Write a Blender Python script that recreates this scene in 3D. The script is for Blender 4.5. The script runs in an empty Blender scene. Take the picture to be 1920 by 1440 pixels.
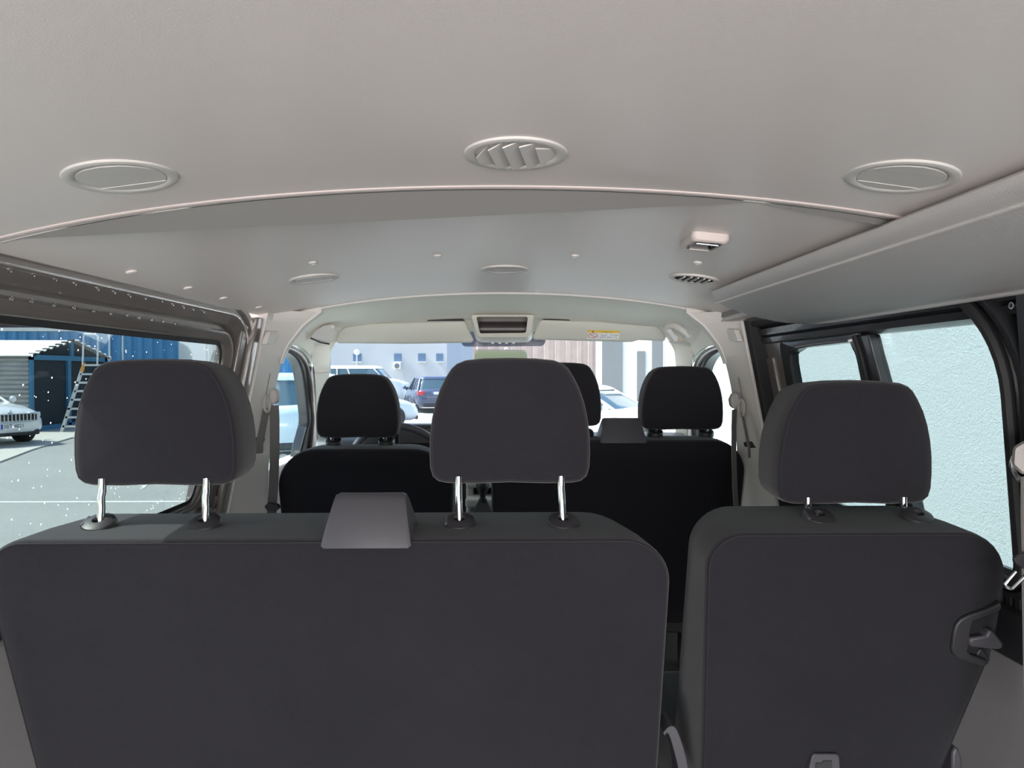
import bpy, bmesh, math, random
from mathutils import Vector, Matrix
random.seed(7)
SC = bpy.context.scene
COL = SC.collection
PI = math.pi
R = math.radians

# ------------------------------------------------------------------ camera
F = 1331.0                                   # focal length in pixels of the 1920x1440 frame
CX, CZ = -0.02, 1.62
YAW, PITCH = math.atan(25 / F), math.atan(20 / F)
cam_d = bpy.data.cameras.new('camera')
cam_d.sensor_width = 36.0
cam_d.lens = 36.0 * F / 1920.0
cam_d.clip_start = 0.02
cam_d.clip_end = 300
cam = bpy.data.objects.new('camera', cam_d)
cam.location = (CX, 0, CZ)
cam.rotation_euler = (PI / 2 - PITCH, 0, -YAW)
COL.objects.link(cam)
SC.camera = cam
# ------------------------------------------------------------------ world, sun, daylight, exposure
SC.view_settings.view_transform = 'Standard'
SC.view_settings.look = 'None'
SC.view_settings.gamma = 1.0
SC.view_settings.use_curve_mapping = False
SC.view_settings.exposure = 0.85
SC.cycles.max_bounces = 10
SC.cycles.diffuse_bounces = 5
SC.cycles.glossy_bounces = 4
SC.cycles.transmission_bounces = 8
SC.cycles.transparent_max_bounces = 24
SC.cycles.sample_clamp_indirect = 6.0
SC.cycles.use_denoising = True
wd = bpy.data.worlds.new('sky')
SC.world = wd
wd.use_nodes = True
nt = wd.node_tree
sky = nt.nodes.new('ShaderNodeTexSky')
sky.sky_type = 'NISHITA'
sky.sun_disc = False
sky.sun_elevation = R(48)
sky.sun_rotation = R(-90)
sky.air_density = 1.2
sky.dust_density = 2.5
bg = nt.nodes['Background']
nt.links.new(sky.outputs[0], bg.inputs[0])
bg.inputs[1].default_value = 0.28
SUN = bpy.data.lights.new('sun', 'SUN')
SUN.energy = 8.0
SUN.angle = R(0.6)
SUN.color = (1.0, 0.95, 0.88)
so = bpy.data.objects.new('sun', SUN)
sd = Vector((-0.64, -0.03, 0.77)).normalized()      # direction towards the sun
so.rotation_euler = sd.to_track_quat('Z', 'Y').to_euler()
so.location = (-6, 5, 9)
COL.objects.link(so)
AL = bpy.data.lights.new('tailgate_daylight', 'AREA')   # daylight through the open tailgate behind the camera
AL.shape = 'RECTANGLE'
AL.size = 7.0
AL.size_y = 1.6
AL.energy = 360
AL.color = (1.0, 0.94, 0.92)
ao = bpy.data.objects.new('tailgate_daylight', AL)
ao.location = (0, -6.0, .9)
ao.rotation_euler = (R(90 + 10), 0, 0)
COL.objects.link(ao)

# ------------------------------------------------------------------ pixel helpers (measuring the photograph)
RM = cam.rotation_euler.to_matrix()
def ray(px, py):
    return RM @ Vector(((px - 960) / F, -(py - 720) / F, -1.0))
def atY(px, py, Y):
    d = ray(px, py)
    t = Y / d.y
    return Vector((CX + d.x * t, Y, CZ + d.z * t))
def W(z):                                    # half width of the body side at height z (leans in towards the roof)
    return 0.83 - 0.2 * (z - CZ)
def onwall(px, py, s, t=0.0):                # on the body side, s = -1 left / +1 right, t = how far inside it
    d = ray(px, py)
    # s*(CX + k dx) = .83 - .2 (k dz) - t
    k = (0.83 - t - s * CX) / (s * d.x + 0.2 * d.z)
    return Vector((CX + k * d.x, k * d.y, CZ + k * d.z))
def cz(x):                                   # headliner crown
    return 1.885 - 0.12 * x * x - 0.05 * x ** 4
def onceil(px, py):
    d = ray(px, py)
    lo, hi = 0.2, 4.0
    for _ in range(50):
        m = (lo + hi) / 2
        if CZ + d.z * m > cz(CX + d.x * m): hi = m
        else: lo = m
    return Vector((CX + d.x * lo, d.y * lo, CZ + d.z * lo))

# ------------------------------------------------------------------ materials
def mat(name, col, rough=0.6, metal=0.0, bump=None, var=None, coat=0.0, sheen=0.0, emit=None, spec=None):
    m = bpy.data.materials.new(name)
    m.use_nodes = True
    n, l = m.node_tree.nodes, m.node_tree.links
    b = n['Principled BSDF']
    b.inputs['Base Color'].default_value = (*col, 1)
    b.inputs['Roughness'].default_value = rough
    b.inputs['Metallic'].default_value = metal
    b.inputs['Coat Weight'].default_value = coat
    b.inputs['Sheen Weight'].default_value = sheen
    if spec is not None: b.inputs['Specular IOR Level'].default_value = spec
    if emit:
        b.inputs['Emission Color'].default_value = (*emit[0], 1)
        b.inputs['Emission Strength'].default_value = emit[1]
    tc = n.new('ShaderNodeTexCoord')
    if var:                                  # (scale, amount): soft mottling of the colour
        nz = n.new('ShaderNodeTexNoise'); nz.inputs['Scale'].default_value = var[0]; nz.inputs['Detail'].default_value = 4
        l.new(tc.outputs['Object'], nz.inputs['Vector'])
        mx = n.new('ShaderNodeMix'); mx.data_type = 'RGBA'
        a = var[1]
        mx.inputs['A'].default_value = (*[c * (1 - a) for c in col], 1)
        mx.inputs['B'].default_value = (*[min(1, c * (1 + a)) for c in col], 1)
        l.new(nz.outputs['Fac'], mx.inputs['Factor'])
        l.new(mx.outputs['Result'], b.inputs['Base Color'])
    if bump:                                 # (scale, strength, distance)
        nb = n.new('ShaderNodeTexNoise'); nb.inputs['Scale'].default_value = bump[0]; nb.inputs['Detail'].default_value = 3
        if len(bump) > 3:
            mp = n.new('ShaderNodeMapping'); mp.inputs['Scale'].default_value = bump[3]
            l.new(tc.outputs['Object'], mp.inputs['Vector']); l.new(mp.outputs[0], nb.inputs['Vector'])
        else:
            l.new(tc.outputs['Object'], nb.inputs['Vector'])
        bp = n.new('ShaderNodeBump'); bp.inputs['Strength'].default_value = bump[1]; bp.inputs['Distance'].default_value = bump[2]
        l.new(nb.outputs['Fac'], bp.inputs['Height']); l.new(bp.outputs[0], b.inputs['Normal'])
    return m

def glass(name, tint, gloss=0.05, specks=False):
    m = bpy.data.materials.new(name)
    m.use_nodes = True
    n, l = m.node_tree.nodes, m.node_tree.links
    n.remove(n['Principled BSDF'])
    out = n['Material Output']
    tr = n.new('ShaderNodeBsdfTransparent'); tr.inputs[0].default_value = (*tint, 1)
    gl = n.new('ShaderNodeBsdfGlossy'); gl.inputs['Roughness'].default_value = 0.02
    lw = n.new('ShaderNodeLayerWeight'); lw.inputs['Blend'].default_value = 0.12
    mu = n.new('ShaderNodeMath'); mu.operation = 'MULTIPLY'; mu.inputs[1].default_value = 0.5
    ad = n.new('ShaderNodeMath'); ad.operation = 'ADD'; ad.inputs[1].default_value = gloss * 0.4
    l.new(lw.outputs['Facing'], mu.inputs[0]); l.new(mu.outputs[0], ad.inputs[0])
    mx = n.new('ShaderNodeMixShader')
    l.new(ad.outputs[0], mx.inputs[0]); l.new(tr.outputs[0], mx.inputs[1]); l.new(gl.outputs[0], mx.inputs[2])
    last = mx
    if specks:                               # dried water spots on the pane
        tc = n.new('ShaderNodeTexCoord')
        vo = n.new('ShaderNodeTexVoronoi'); vo.inputs['Scale'].default_value = 62
        l.new(tc.outputs['Object'], vo.inputs['Vector'])
        wn = n.new('ShaderNodeSeparateColor'); l.new(vo.outputs['Color'], wn.inputs[0])
        g = n.new('ShaderNodeMath'); g.operation = 'LESS_THAN'; g.inputs[1].default_value = 0.11
        l.new(vo.outputs['Distance'], g.inputs[0])
        h = n.new('ShaderNodeMath'); h.operation = 'GREATER_THAN'; h.inputs[1].default_value = 0.72
        l.new(wn.outputs[0], h.inputs[0])
        k = n.new('ShaderNodeMath'); k.operation = 'MULTIPLY'
        l.new(g.outputs[0], k.inputs[0]); l.new(h.outputs[0], k.inputs[1])
        df = n.new('ShaderNodeBsdfTranslucent'); df.inputs[0].default_value = (.85, .9, .95, 1)
        mx2 = n.new('ShaderNodeMixShader')
        k2 = n.new('ShaderNodeMath'); k2.operation = 'MULTIPLY'; k2.inputs[1].default_value = .8
        l.new(k.outputs[0], k2.inputs[0]); l.new(k2.outputs[0], mx2.inputs[0])
        l.new(mx.outputs[0], mx2.inputs[1]); l.new(df.outputs[0], mx2.inputs[2])
        last = mx2
    l.new(last.outputs[0], out.inputs[0])
    return m

def fabric(name, col):                       # woven upholstery: fine diagonal twill
    m = mat(name, col, 0.95, sheen=0.2, spec=0.1)
    n, l = m.node_tree.nodes, m.node_tree.links
    b = n['Principled BSDF']
    tc = n.new('ShaderNodeTexCoord')
    wv = n.new('ShaderNodeTexWave'); wv.wave_type = 'BANDS'; wv.bands_direction = 'DIAGONAL'
    wv.inputs['Scale'].default_value = 260; wv.inputs['Distortion'].default_value = 1.5
    nz = n.new('ShaderNodeTexNoise'); nz.inputs['Scale'].default_value = 900
    nz2 = n.new('ShaderNodeTexNoise'); nz2.inputs['Scale'].default_value = 5; nz2.inputs['Detail'].default_value = 5
    for q in (wv, nz, nz2): l.new(tc.outputs['Object'], q.inputs['Vector'])
    ad = n.new('ShaderNodeMath'); ad.operation = 'ADD'
    l.new(wv.outputs['Fac'], ad.inputs[0]); l.new(nz.outputs['Fac'], ad.inputs[1])
    bp = n.new('ShaderNodeBump'); bp.inputs['Strength'].default_value = .35; bp.inputs['Distance'].default_value = .0006
    l.new(ad.outputs[0], bp.inputs['Height']); l.new(bp.outputs[0], b.inputs['Normal'])
    mx = n.new('ShaderNodeMix'); mx.data_type = 'RGBA'
    mx.inputs['A'].default_value = (*[c * .75 for c in col], 1); mx.inputs['B'].default_value = (*[c * 1.25 for c in col], 1)
    l.new(nz2.outputs['Fac'], mx.inputs['Factor']); l.new(mx.outputs['Result'], b.inputs['Base Color'])
    return m

M = dict(
    headliner=mat('headliner_vinyl', (.76, .70, .67), .36, spec=.7, bump=(420, .25, .0006, (1, 3, 1)), var=(2.5, .03)),
    lip=mat('headliner_lip', (.55, .475, .455), .5),
    lining=mat('grey_side_lining', (.30, .285, .29), .6, bump=(420, .3, .001)),
    cream=mat('cab_headliner', (.86, .83, .75), .9, bump=(300, .2, .001)),
    pillar=mat('pillar_plastic', (.72, .69, .66), .6, bump=(300, .1, .0008)),
    greyplastic=mat('grey_plastic', (.66, .625, .61), .6, bump=(420, .3, .0012)),
    ventgrey=mat('vent_plastic', (.60, .575, .55), .45),
    dark_recess=mat('dark_recess', (.03, .03, .032), .8),
    paint=mat('brown_grey_paint', (.24, .215, .205), .28, metal=.35, coat=.5),
    paintdark=mat('dark_paint', (.035, .036, .04), .33, metal=.2, coat=.3),
    rubber=mat('black_rubber', (.012, .012, .014), .7),
    fabric=fabric('black_woven_fabric', (.0165, .0155, .0195)),
    fabricside=fabric('smooth_side_fabric', (.030, .030, .036)),
    seam=mat('seam_thread', (.016, .015, .018), .9),
    blackplastic=mat('black_plastic', (.022, .021, .024), .48, bump=(500, .15, .0006)),
    boxplastic=mat('charcoal_plastic', (.060, .057, .066), .42, bump=(450, .2, .0006)),
    chrome=mat('chrome', (.85, .85, .86), .09, metal=1.0),
    steel=mat('steel', (.6, .6, .62), .25, metal=1.0),
    webbing=mat('belt_webbing', (.17, .16, .155), .75, bump=(700, .4, .001)),
    beltplastic=mat('belt_plastic', (.42, .39, .38), .5),
    console=mat('console_grey', (.62, .61, .55), .5),
    screen=mat('smoked_lens', (.06, .05, .05), .35),
    beige=mat('dash_beige', (.50, .48, .43), .55),
    dash=mat('dash_black', (.025, .025, .027), .55, bump=(300, .3, .001)),
    privacy=glass('privacy_glass', (.56, .61, .61), specks=True),
    privacyr=glass('privacy_glass_clean', (.43, .49, .50)),
    sideglass=glass('side_glass', (.80, .90, .93)),
    windscreen=glass('windscreen_glass', (.90, .94, .96)),
    sunband=glass('shade_band', (.42, .45, .50)),
    mirror=mat('mirror_glass', (.26, .33, .31), .04, metal=1.0),
    white=mat('white_frame', (.8, .8, .78), .4),
    carpet=mat('grey_carpet', (.06, .065, .065), .95, bump=(400, .6, .003)),
    yellow=mat('label_yellow', (.85, .55, .06), .5),
    labelwhite=mat('label_white', (.8, .8, .8), .5),
    red=mat('label_red', (.55, .05, .05), .5),
    ink=mat('ink', (.02, .02, .025), .6),
    lampclear=glass('lamp_lens', (.85, .88, .88), .25),
)

# ------------------------------------------------------------------ mesh builder
class MB:
    def __init__(s): s.v, s.f = [], []
    def add(s, vs, fs):
        o = len(s.v); s.v += [Vector(v) for v in vs]; s.f += [[i + o for i in f] for f in fs]; return s
    def box(s, a, b):
        (x0, y0, z0), (x1, y1, z1) = a, b
        x0, x1 = min(x0, x1), max(x0, x1); y0, y1 = min(y0, y1), max(y0, y1); z0, z1 = min(z0, z1), max(z0, z1)
        return s.add([(x0, y0, z0), (x1, y0, z0), (x1, y1, z0), (x0, y1, z0), (x0, y0, z1), (x1, y0, z1), (x1, y1, z1), (x0, y1, z1)],
                     [[0, 3, 2, 1], [4, 5, 6, 7], [0, 1, 5, 4], [1, 2, 6, 5], [2, 3, 7, 6], [3, 0, 4, 7]])
    def loft(s, rings, closed=True, cap=(True, True)):
        n = len(rings[0]); o = len(s.v)
        for r in rings: s.v += [Vector(p) for p in r]
        for i in range(len(rings) - 1):
            for j in range(n if closed else n - 1):
                a, b = o + i * n + j, o + i * n + (j + 1) % n
                s.f.append([a, b, b + n, a + n])
        if cap[0]: s.f.append([o + j for j in reversed(range(n))])
        if cap[1]: s.f.append([o + (len(rings) - 1) * n + j for j in range(n)])
        return s
    def prism(s, pts, d):                    # planar or not, points moved by d to the other side
        d = Vector(d); return s.loft([[Vector(p) for p in pts], [Vector(p) + d for p in pts]])
    def strip(s, a, b, d):                   # band between two polylines, thickened by d
        d = Vector(d)
        rings = [[Vector(p), Vector(q), Vector(q) + d, Vector(p) + d] for p, q in zip(a, b)]
        return s.loft(rings)
    def tube(s, path, r, n=10, closed=False):
        path = [Vector(p) for p in path]; rings = []; up = None
        m = len(path)
        for i, p in enumerate(path):
            a = path[(i - 1) % m] if (closed or i > 0) else p
            b = path[(i + 1) % m] if (closed or i < m - 1) else p
            t = (b - a).normalized()
            if up is None:
                up = t.orthogonal().normalized()
            up = (up - t * up.dot(t)).normalized(); w = t.cross(up)
            rr = r[i] if isinstance(r, (list, tuple)) else r
            rings.append([p + (up * math.cos(2 * PI * k / n) + w * math.sin(2 * PI * k / n)) * rr for k in range(n)])
        if closed: rings.append(rings[0])
        return s.loft(rings, True, (not closed, not closed))
    def lathe(s, prof, n=40, c=(0, 0, 0), axis='z', cap=(False, False)):
        c = Vector(c); rings = []
        for r, h in prof:
            ring = []
            for k in range(n):
                a = 2 * PI * k / n; u, v = r * math.cos(a), r * math.sin(a)
                ring.append(c + (Vector((u, v, h)) if axis == 'z' else Vector((h, u, v)) if axis == 'x' else Vector((u, h, v))))
            rings.append(ring)
        return s.loft(rings, True, cap)
    def ribbon(s, path, wv, th=0.0015):      # webbing: path, width vectors
        rings = []
        for i, p in enumerate(path):
            p = Vector(p); w = Vector(wv[i] if isinstance(wv, list) else wv)
            t = (Vector(path[min(i + 1, len(path) - 1)]) - Vector(path[max(i - 1, 0)])).normalized()
            nn = t.cross(w).normalized() * th
            rings.append([p - w + nn, p + w + nn, p + w - nn, p - w - nn])
        return s.loft(rings)
    def xf(s, mx):
        s.v = [mx @ v for v in s.v]; return s

def wpos(o):
    p = Vector((0, 0, 0))
    while o: p = p + o.location; o = o.parent
    return p
def part(name, mb, m, parent=None, sharp=35, bevel=0, world=True, label=None, seg=2, smooth=True):
    me = bpy.data.meshes.new(name)
    off = wpos(parent) if (parent and world) else Vector((0, 0, 0))
    me.from_pydata([v - off for v in mb.v], [], mb.f)
    bm = bmesh.new(); bm.from_mesh(me)
    bmesh.ops.remove_doubles(bm, verts=bm.verts, dist=1e-6)
    bmesh.ops.recalc_face_normals(bm, faces=bm.faces)
    bm.to_mesh(me); bm.free()
    me.materials.append(M[m] if isinstance(m, str) else m)
    if smooth:
        me.shade_smooth(); me.set_sharp_from_angle(angle=R(sharp))
    o = bpy.data.objects.new(name, me); COL.objects.link(o)
    if parent: o.parent = parent
    if bevel:
        bv = o.modifiers.new('bevel', 'BEVEL'); bv.width = bevel; bv.segments = seg; bv.limit_method = 'ANGLE'; bv.angle_limit = R(40)
        bv.harden_normals = False
    if label: o['label'] = label
    return o
def thing(name, label, cat, loc=(0, 0, 0), group=None, rot=(0, 0, 0)):
    o = bpy.data.objects.new(name, None); COL.objects.link(o)
    o.empty_display_size = .05; o.location = loc; o.rotation_euler = rot
    o['label'] = label; o['category'] = cat
    if group: o['group'] = group
    return o
def tag(o, label, cat, group=None, kind=None):
    o['label'] = label; o['category'] = cat
    if group: o['group'] = group
    if kind: o['kind'] = kind
    return o
def struct(name, mb, m, label=None, **k):
    o = part(name, mb, m, **k); o['kind'] = 'structure'
    if label: o['label'] = label
    return o
def copy_tree(o, parent=None):
    c = o.copy(); COL.objects.link(c)
    if parent: c.parent = parent
    for ch in [q for q in o.children]: copy_tree(ch, c)
    return c
def crv(pts, n=6, closed=False):             # catmull-rom through points
    pts = [Vector(p) for p in pts]; out = []; m = len(pts)
    for i in range(m if closed else m - 1):
        if closed: p0, p1, p2, p3 = pts[i - 1], pts[i], pts[(i + 1) % m], pts[(i + 2) % m]
        else: p0, p1, p2, p3 = pts[max(i - 1, 0)], pts[i], pts[i + 1], pts[min(i + 2, m - 1)]
        for k in range(n):
            t = k / n
            out.append(.5 * ((2 * p1) + (-p0 + p2) * t + (2 * p0 - 5 * p1 + 4 * p2 - p3) * t * t + (-p0 + 3 * p1 - 3 * p2 + p3) * t ** 3))
    if not closed: out.append(pts[-1])
    return out
def rpoly(pts, rad, seg=8):                  # rounded polygon, 2D
    out = []; n = len(pts)
    for i in range(n):
        p = Vector(pts[i]).to_2d() if len(pts[i]) > 2 else Vector(pts[i])
        a = Vector(pts[i - 1]); b = Vector(pts[(i + 1) % n])
        r = rad[i] if isinstance(rad, (list, tuple)) else rad
        u = (a - p).normalized(); v = (b - p).normalized()
        ang = max(.05, u.angle(v)); d = min(r / math.tan(ang / 2), (a - p).length * .49, (b - p).length * .49)
        s, e = p + u * d, p + v * d
        bis = (u + v).normalized() if (u + v).length > 1e-6 else Vector((-u.y, u.x))
        rr = d * math.tan(ang / 2)
        c = p + bis * (rr / math.sin(ang / 2))
        a0 = math.atan2(s.y - c.y, s.x - c.x); a1 = math.atan2(e.y - c.y, e.x - c.x)
        da = (a1 - a0 + PI) % (2 * PI) - PI
        for k in range(seg + 1):
            t = a0 + da * k / seg
            out.append(Vector((c.x + rr * math.cos(t), c.y + rr * math.sin(t))))
    return out
def inset(o, d):
    n = len(o); area = sum(o[i].x * o[(i + 1) % n].y - o[(i + 1) % n].x * o[i].y for i in range(n))
    sg = 1 if area > 0 else -1; res = []
    for i in range(n):
        t = (o[(i + 1) % n] - o[i - 1])
        if t.length < 1e-9: res.append(o[i].copy()); continue
        t.normalize(); res.append(o[i] + Vector((-t.y, t.x)) * sg * d)
    return res
def cushion(near, far, y0, stations, lean=0, ztop=0, bulge=(.006, .02), caps=(.93, .75, .45, .18)):
    """stuffed shape: outlines in XZ (near and far), stations of (y, mix, inset); closed by bulged caps"""
    mb = MB(); rings = []
    def ring(o, y): return [Vector((p.x, y0 + y + lean * (ztop - p.y), p.y)) for p in o]
    def mixo(m, i): return inset([a.lerp(b, m) for a, b in zip(near, far)], i)
    def capr(o, y, b, sgn):
        c = Vector((sum(p.x for p in o) / len(o), (max(p.y for p in o) + min(p.y for p in o)) / 2)); rs = []
        for q in caps: rs.append(ring([c.lerp(p, q) for p in o], y + sgn * b * (1 - q ** 3)))
        return rs, c
    first = mixo(stations[0][1], stations[0][2]); rs, c = capr(first, stations[0][0], bulge[0], -1)
    rings += list(reversed(rs)); c0 = c
    for y, m, i in stations: rings.append(ring(mixo(m, i), y))
    last = mixo(stations[-1][1], stations[-1][2]); rs, c1 = capr(last, stations[-1][0], bulge[1], 1)
    rings += rs
    return mb.loft(rings)
def edge_path(o, y0, y, ins, lean=0, ztop=0):
    return [Vector((p.x, y0 + y + lean * (ztop - p.y), p.y)) for p in inset(o, ins)]
def txt(name, s, size, m, parent, mx, extrude=.0005, label=None):
    cu = bpy.data.curves.new(name, 'FONT'); cu.body = s; cu.size = size; cu.extrude = extrude; cu.align_x = 'CENTER'; cu.align_y = 'CENTER'
    t = bpy.data.objects.new(name, cu); COL.objects.link(t)
    bpy.context.view_layer.update()
    me = bpy.data.meshes.new_from_object(t.evaluated_get(bpy.context.evaluated_depsgraph_get()))
    bpy.data.objects.remove(t)
    me.transform(mx); me.materials.clear(); me.materials.append(M[m] if isinstance(m, str) else m)
    o = bpy.data.objects.new(name, me); COL.objects.link(o); o.parent = parent
    return o

# ================================================================== THE VAN SHELL
SEAM1, SEAM2, REAR = 1.008, 2.35, -0.75
def ceil_panel(y0, y1, dz=0.0, x0=-.765, x1=.80):
    mb = MB(); rings = []; n = 36
    ys = [y0 + (y1 - y0) * k / 10 for k in range(11)]
    for y in ys:
        lo = [Vector((x0 + (x1 - x0) * k / n, y, cz(x0 + (x1 - x0) * k / n) + dz)) for k in range(n + 1)]
        hi = [Vector((p.x, p.y, p.z + .03)) for p in reversed(lo)]
        rings.append(lo + hi)
    return mb.loft(rings)
struct('ceiling', ceil_panel(REAR, SEAM1), 'headliner', 'smooth light grey rear headliner panel with three round air vents')
struct('ceiling', ceil_panel(SEAM1 + .004, SEAM2 - .002, .002), 'headliner', 'grey middle headliner panel with fixing plugs, small vents and interior lamp')
n = 60
xs = [-.765 + 1.56 * k / n for k in range(n + 1)]
struct('trim_1', MB().tube([(x, SEAM1, cz(x) + .0015) for x in xs], .0042, 8), 'lip', 'pale rounded joint strip across the headliner')
struct('trim_2', MB().tube([(x, SEAM2, cz(x) + .001) for x in xs if abs(x) < .64], .0055, 8), 'pillar', 'grey edge strip between headliner and cab roof lining')
struct('trim_3', MB().prism([(x, SEAM1 + .026, cz(x) + .0012) for x in xs] + [(x, SEAM1 + .0285, cz(x) + .0012) for x in reversed(xs)], (0, 0, .002)), 'ventgrey', 'faint crease behind the headliner joint')
struct('trim_4', MB().box((-.88, -.8, 1.93), (.88, 3.0, 1.965)), 'paint', 'outer roof skin')
struct('floor', MB().box((-.86, -.75, .44), (.86, 3.95, .50)), 'carpet', 'dark grey van floor covering')

# windows: opening loops swept with a stepped frame profile
def opening(y0, y1, z0, z1, rad, s, seg=8):
    return rpoly([(y0, z0), (y1, z0), (y1, z1), (y0, z1)], rad, seg)
def frame_sweep(loop, prof, s, ky=1.7, kz=1.0, ztaper=None):
    cy = (max(p.x for p in loop) + min(p.x for p in loop)) / 2; czz = (max(p.y for p in loop) + min(p.y for p in loop)) / 2
    n = len(loop); nrm = []
    for i in range(n):
        t = (loop[(i + 1) % n] - loop[i - 1]).normalized(); q = Vector((t.y, -t.x))
        if q.dot(loop[i] - Vector((cy, czz))) < 0: q = -q
        nrm.append(q)
    rings = []
    for sN, t in prof:
        ring = []
        for p, q in zip(loop, nrm):
            y, z = p.x + q.x * sN * ky, p.y + q.y * sN * kz
            ring.append(Vector((s * (W(z) - t), y, z)))
        rings.append(ring)
    mb = MB(); mb.loft(rings, True, (False, False)); return mb

LW = opening(.30, 2.075, CZ - .375, CZ + .092, [.05, .05, .06, .06], -1)
LPROF = [(0, -.012), (0, .002), (.004, .007), (.010, .008), (.0125, .013), (.030, .016), (.034, .010), (.040, -.004), (.050, -.006), (.056, .006),
         (.060, .013), (.084, .019), (.088, .030), (.098, .031), (.106, .026), (.112, .036), (.13, .035), (.14, -.03)]
fr = struct('window_1', frame_sweep(LW, LPROF, -1, 1.25, .82), 'paint', 'brown-grey painted metal frame of the left rear side window', sharp=50)
part('glass_pane', MB().prism([(-(W(p.y) + .004), p.x, p.y) for p in inset(LW, -.004)], (-.004, 0, 0)), 'privacy', fr)
lwi = inset(LW, .012)
mbf = MB()
fo = [Vector((-(W(p.y) + .0035), p.x, p.y)) for p in LW]; fi = [Vector((-(W(p.y) + .0035), p.x, p.y)) for p in lwi]
mbf.strip(fo + [fo[0]], fi + [fi[0]], (.002, 0, 0))
part('black_border', mbf, 'rubber', fr)
# punched holes with bright rims along the two bands of the frame
h1 = [(18, 507), (62, 515), (103, 524), (140, 532), (183, 542), (214, 548), (243, 555), (272, 559), (303, 564), (324, 571), (344, 576), (362, 580), (382, 585)]
h2 = [(20, 559), (58, 564), (101, 571), (138, 576), (175, 582), (207, 587), (237, 590), (260, 595), (284, 599), (305, 602), (328, 606)]
hole0 = None
for (px, py), t in [(p, .0205) for p in h1] + [(p, .018) for p in h2]:
    c = onwall(px, py, -1, t)
    if hole0 is None:
        mb = MB().lathe([(.0032, -.001), (.0032, .0018), (.0018, .0022), (.0014, -.001)], 12, (0, 0, 0), 'x')
        hole0 = part('hole_rim', mb, 'steel', fr, world=False); h = hole0
    else:
        h = hole0.copy(); COL.objects.link(h)
    h.location = c - fr.location

# left lower wall
def wall_slab(s, y0, y1, z0, z1, t, th=.06):
    return MB().loft([[(s * (W(z) - t), y, z) for z in (z0, z1)] + [(s * (W(z) + th), y, z) for z in (z1, z0)] for y in (y0, y1)])
ZB = CZ - .375
struct('wall_left', wall_slab(-1, REAR, 2.19, .50, ZB - .09, .045), 'lining', 'light grey plastic lining below the left window', bevel=.01)
struct('trim_5', wall_slab(-1, .1, 2.13, ZB - .092, ZB - .02, .038), 'paintdark', 'dark glossy sill under the left window', bevel=.012)
struct('wall_left', wall_slab(-1, REAR, .18, ZB - .09, 1.80, .03), 'greyplastic', 'grey lining of the left rear pillar')
struct('wall_left', wall_slab(-1, REAR, .05, 1.7, 1.92, .03), 'paint')

# B pillars: grey trim flaring into the roof, built once per side
edge_px = [(604, 586), (590, 597), (572, 611), (553, 634), (540, 652), (528, 682), (518, 725), (511, 775), (507, 830), (504, 890), (502, 960), (498, 1040), (494, 1150)]
edge = crv([atY(px, py, 2.35) for px, py in edge_px], 4)
def bpillar(s):
    mb = MB(); rings = []
    for p in edge:
        z = p.z; xin = abs(p.x); xw = W(z)
        xb = xw - .058
        zb = z
        if xin < xb: xa = xb
        else: xa = min(xb, xin - .005)
        if z > cz(.72) - .01: xa = max(xin + .01, .735)
        rings.append([Vector((s * xin, 2.347, z)), Vector((s * (xin + .012), 2.375, z)), Vector((s * (xw + .05), 2.375, z)), Vector((s * (xw + .05), 2.215, z)), Vector((s * xa, 2.215, z)), Vector((s * (xa - .004 if xin < xa else xin), 2.26, z))])
    mb.loft(rings)
    # roof flare: solid gusset filling up to the headliner
    top = [p for p in edge if p.z > CZ + .02]
    low = [Vector((s * abs(p.x), 2.338, p.z)) for p in top]
    up = [Vector((s * min(.775, abs(p.x) + .0 + (.775 - abs(p.x)) * (k / (len(top) - 1)) ** .7), 2.338, cz(abs(p.x)) + .002)) for k, p in enumerate(top)]
    up = [Vector((u.x, u.y, cz(u.x) + .004)) for u in up]
    mb.strip(low, up, (0, .035, 0))
    return mb
for s, nm in ((-1, 'left'), (1, 'right')):
    o = struct('wall_' + nm, bpillar(s), 'pillar', 'light grey plastic trim of the %s door pillar curving up to the roof' % nm, sharp=40)
# painted metal strips of the B pillars facing the rear compartment
for s in (-1, 1):
    mb = MB()
    for (ya, yb, t) in (((2.13, 2.17, .024), (2.17, 2.22, .047)) if s < 0 else ((2.185, 2.22, .047),)):
        mb.loft([[(s * (W(z) - t), ya, z), (s * (W(z) - t - .006), (ya + yb) / 2, z), (s * (W(z) - t), yb, z), (s * (W(z) + .05), yb, z), (s * (W(z) + .05), ya, z)] for z in (.6, 1.0, 1.4, 1.6, 1.79)])
    struct('trim_6' if s < 0 else 'trim_7', mb, 'paint' if s < 0 else 'rubber', 'dark edge strip of the %s door pillar' % ('left' if s < 0 else 'right'), sharp=30, bevel=.004)

# ------------------------------------------------------------------ right side: sliding door
yR0 = 1.135
RW = rpoly([(yR0 + .06, CZ - .365), (2.235, CZ - .365), (2.235, CZ + .150), (yR0 - .02, CZ + .150)], [.05, .05, .05, .16], 10)
RPROF = [(-.02, .0), (-.004, .012), (.0, .016), (.006, .022), (.012, .016), (.018, .004), (.024, .02), (.034, .032), (.05, .034), (.06, -.03)]
fr2 = struct('door_1', frame_sweep(RW, RPROF, 1, 1.0, .6), 'paintdark', 'dark sliding door opening frame on the right', sharp=50)
sl = [Vector((W(p.y) - .028, p.x, p.y)) for p in inset(RW, -.004)]
part('door_seal', MB().tube(sl, .011, 8, True), 'rubber', fr2)
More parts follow.
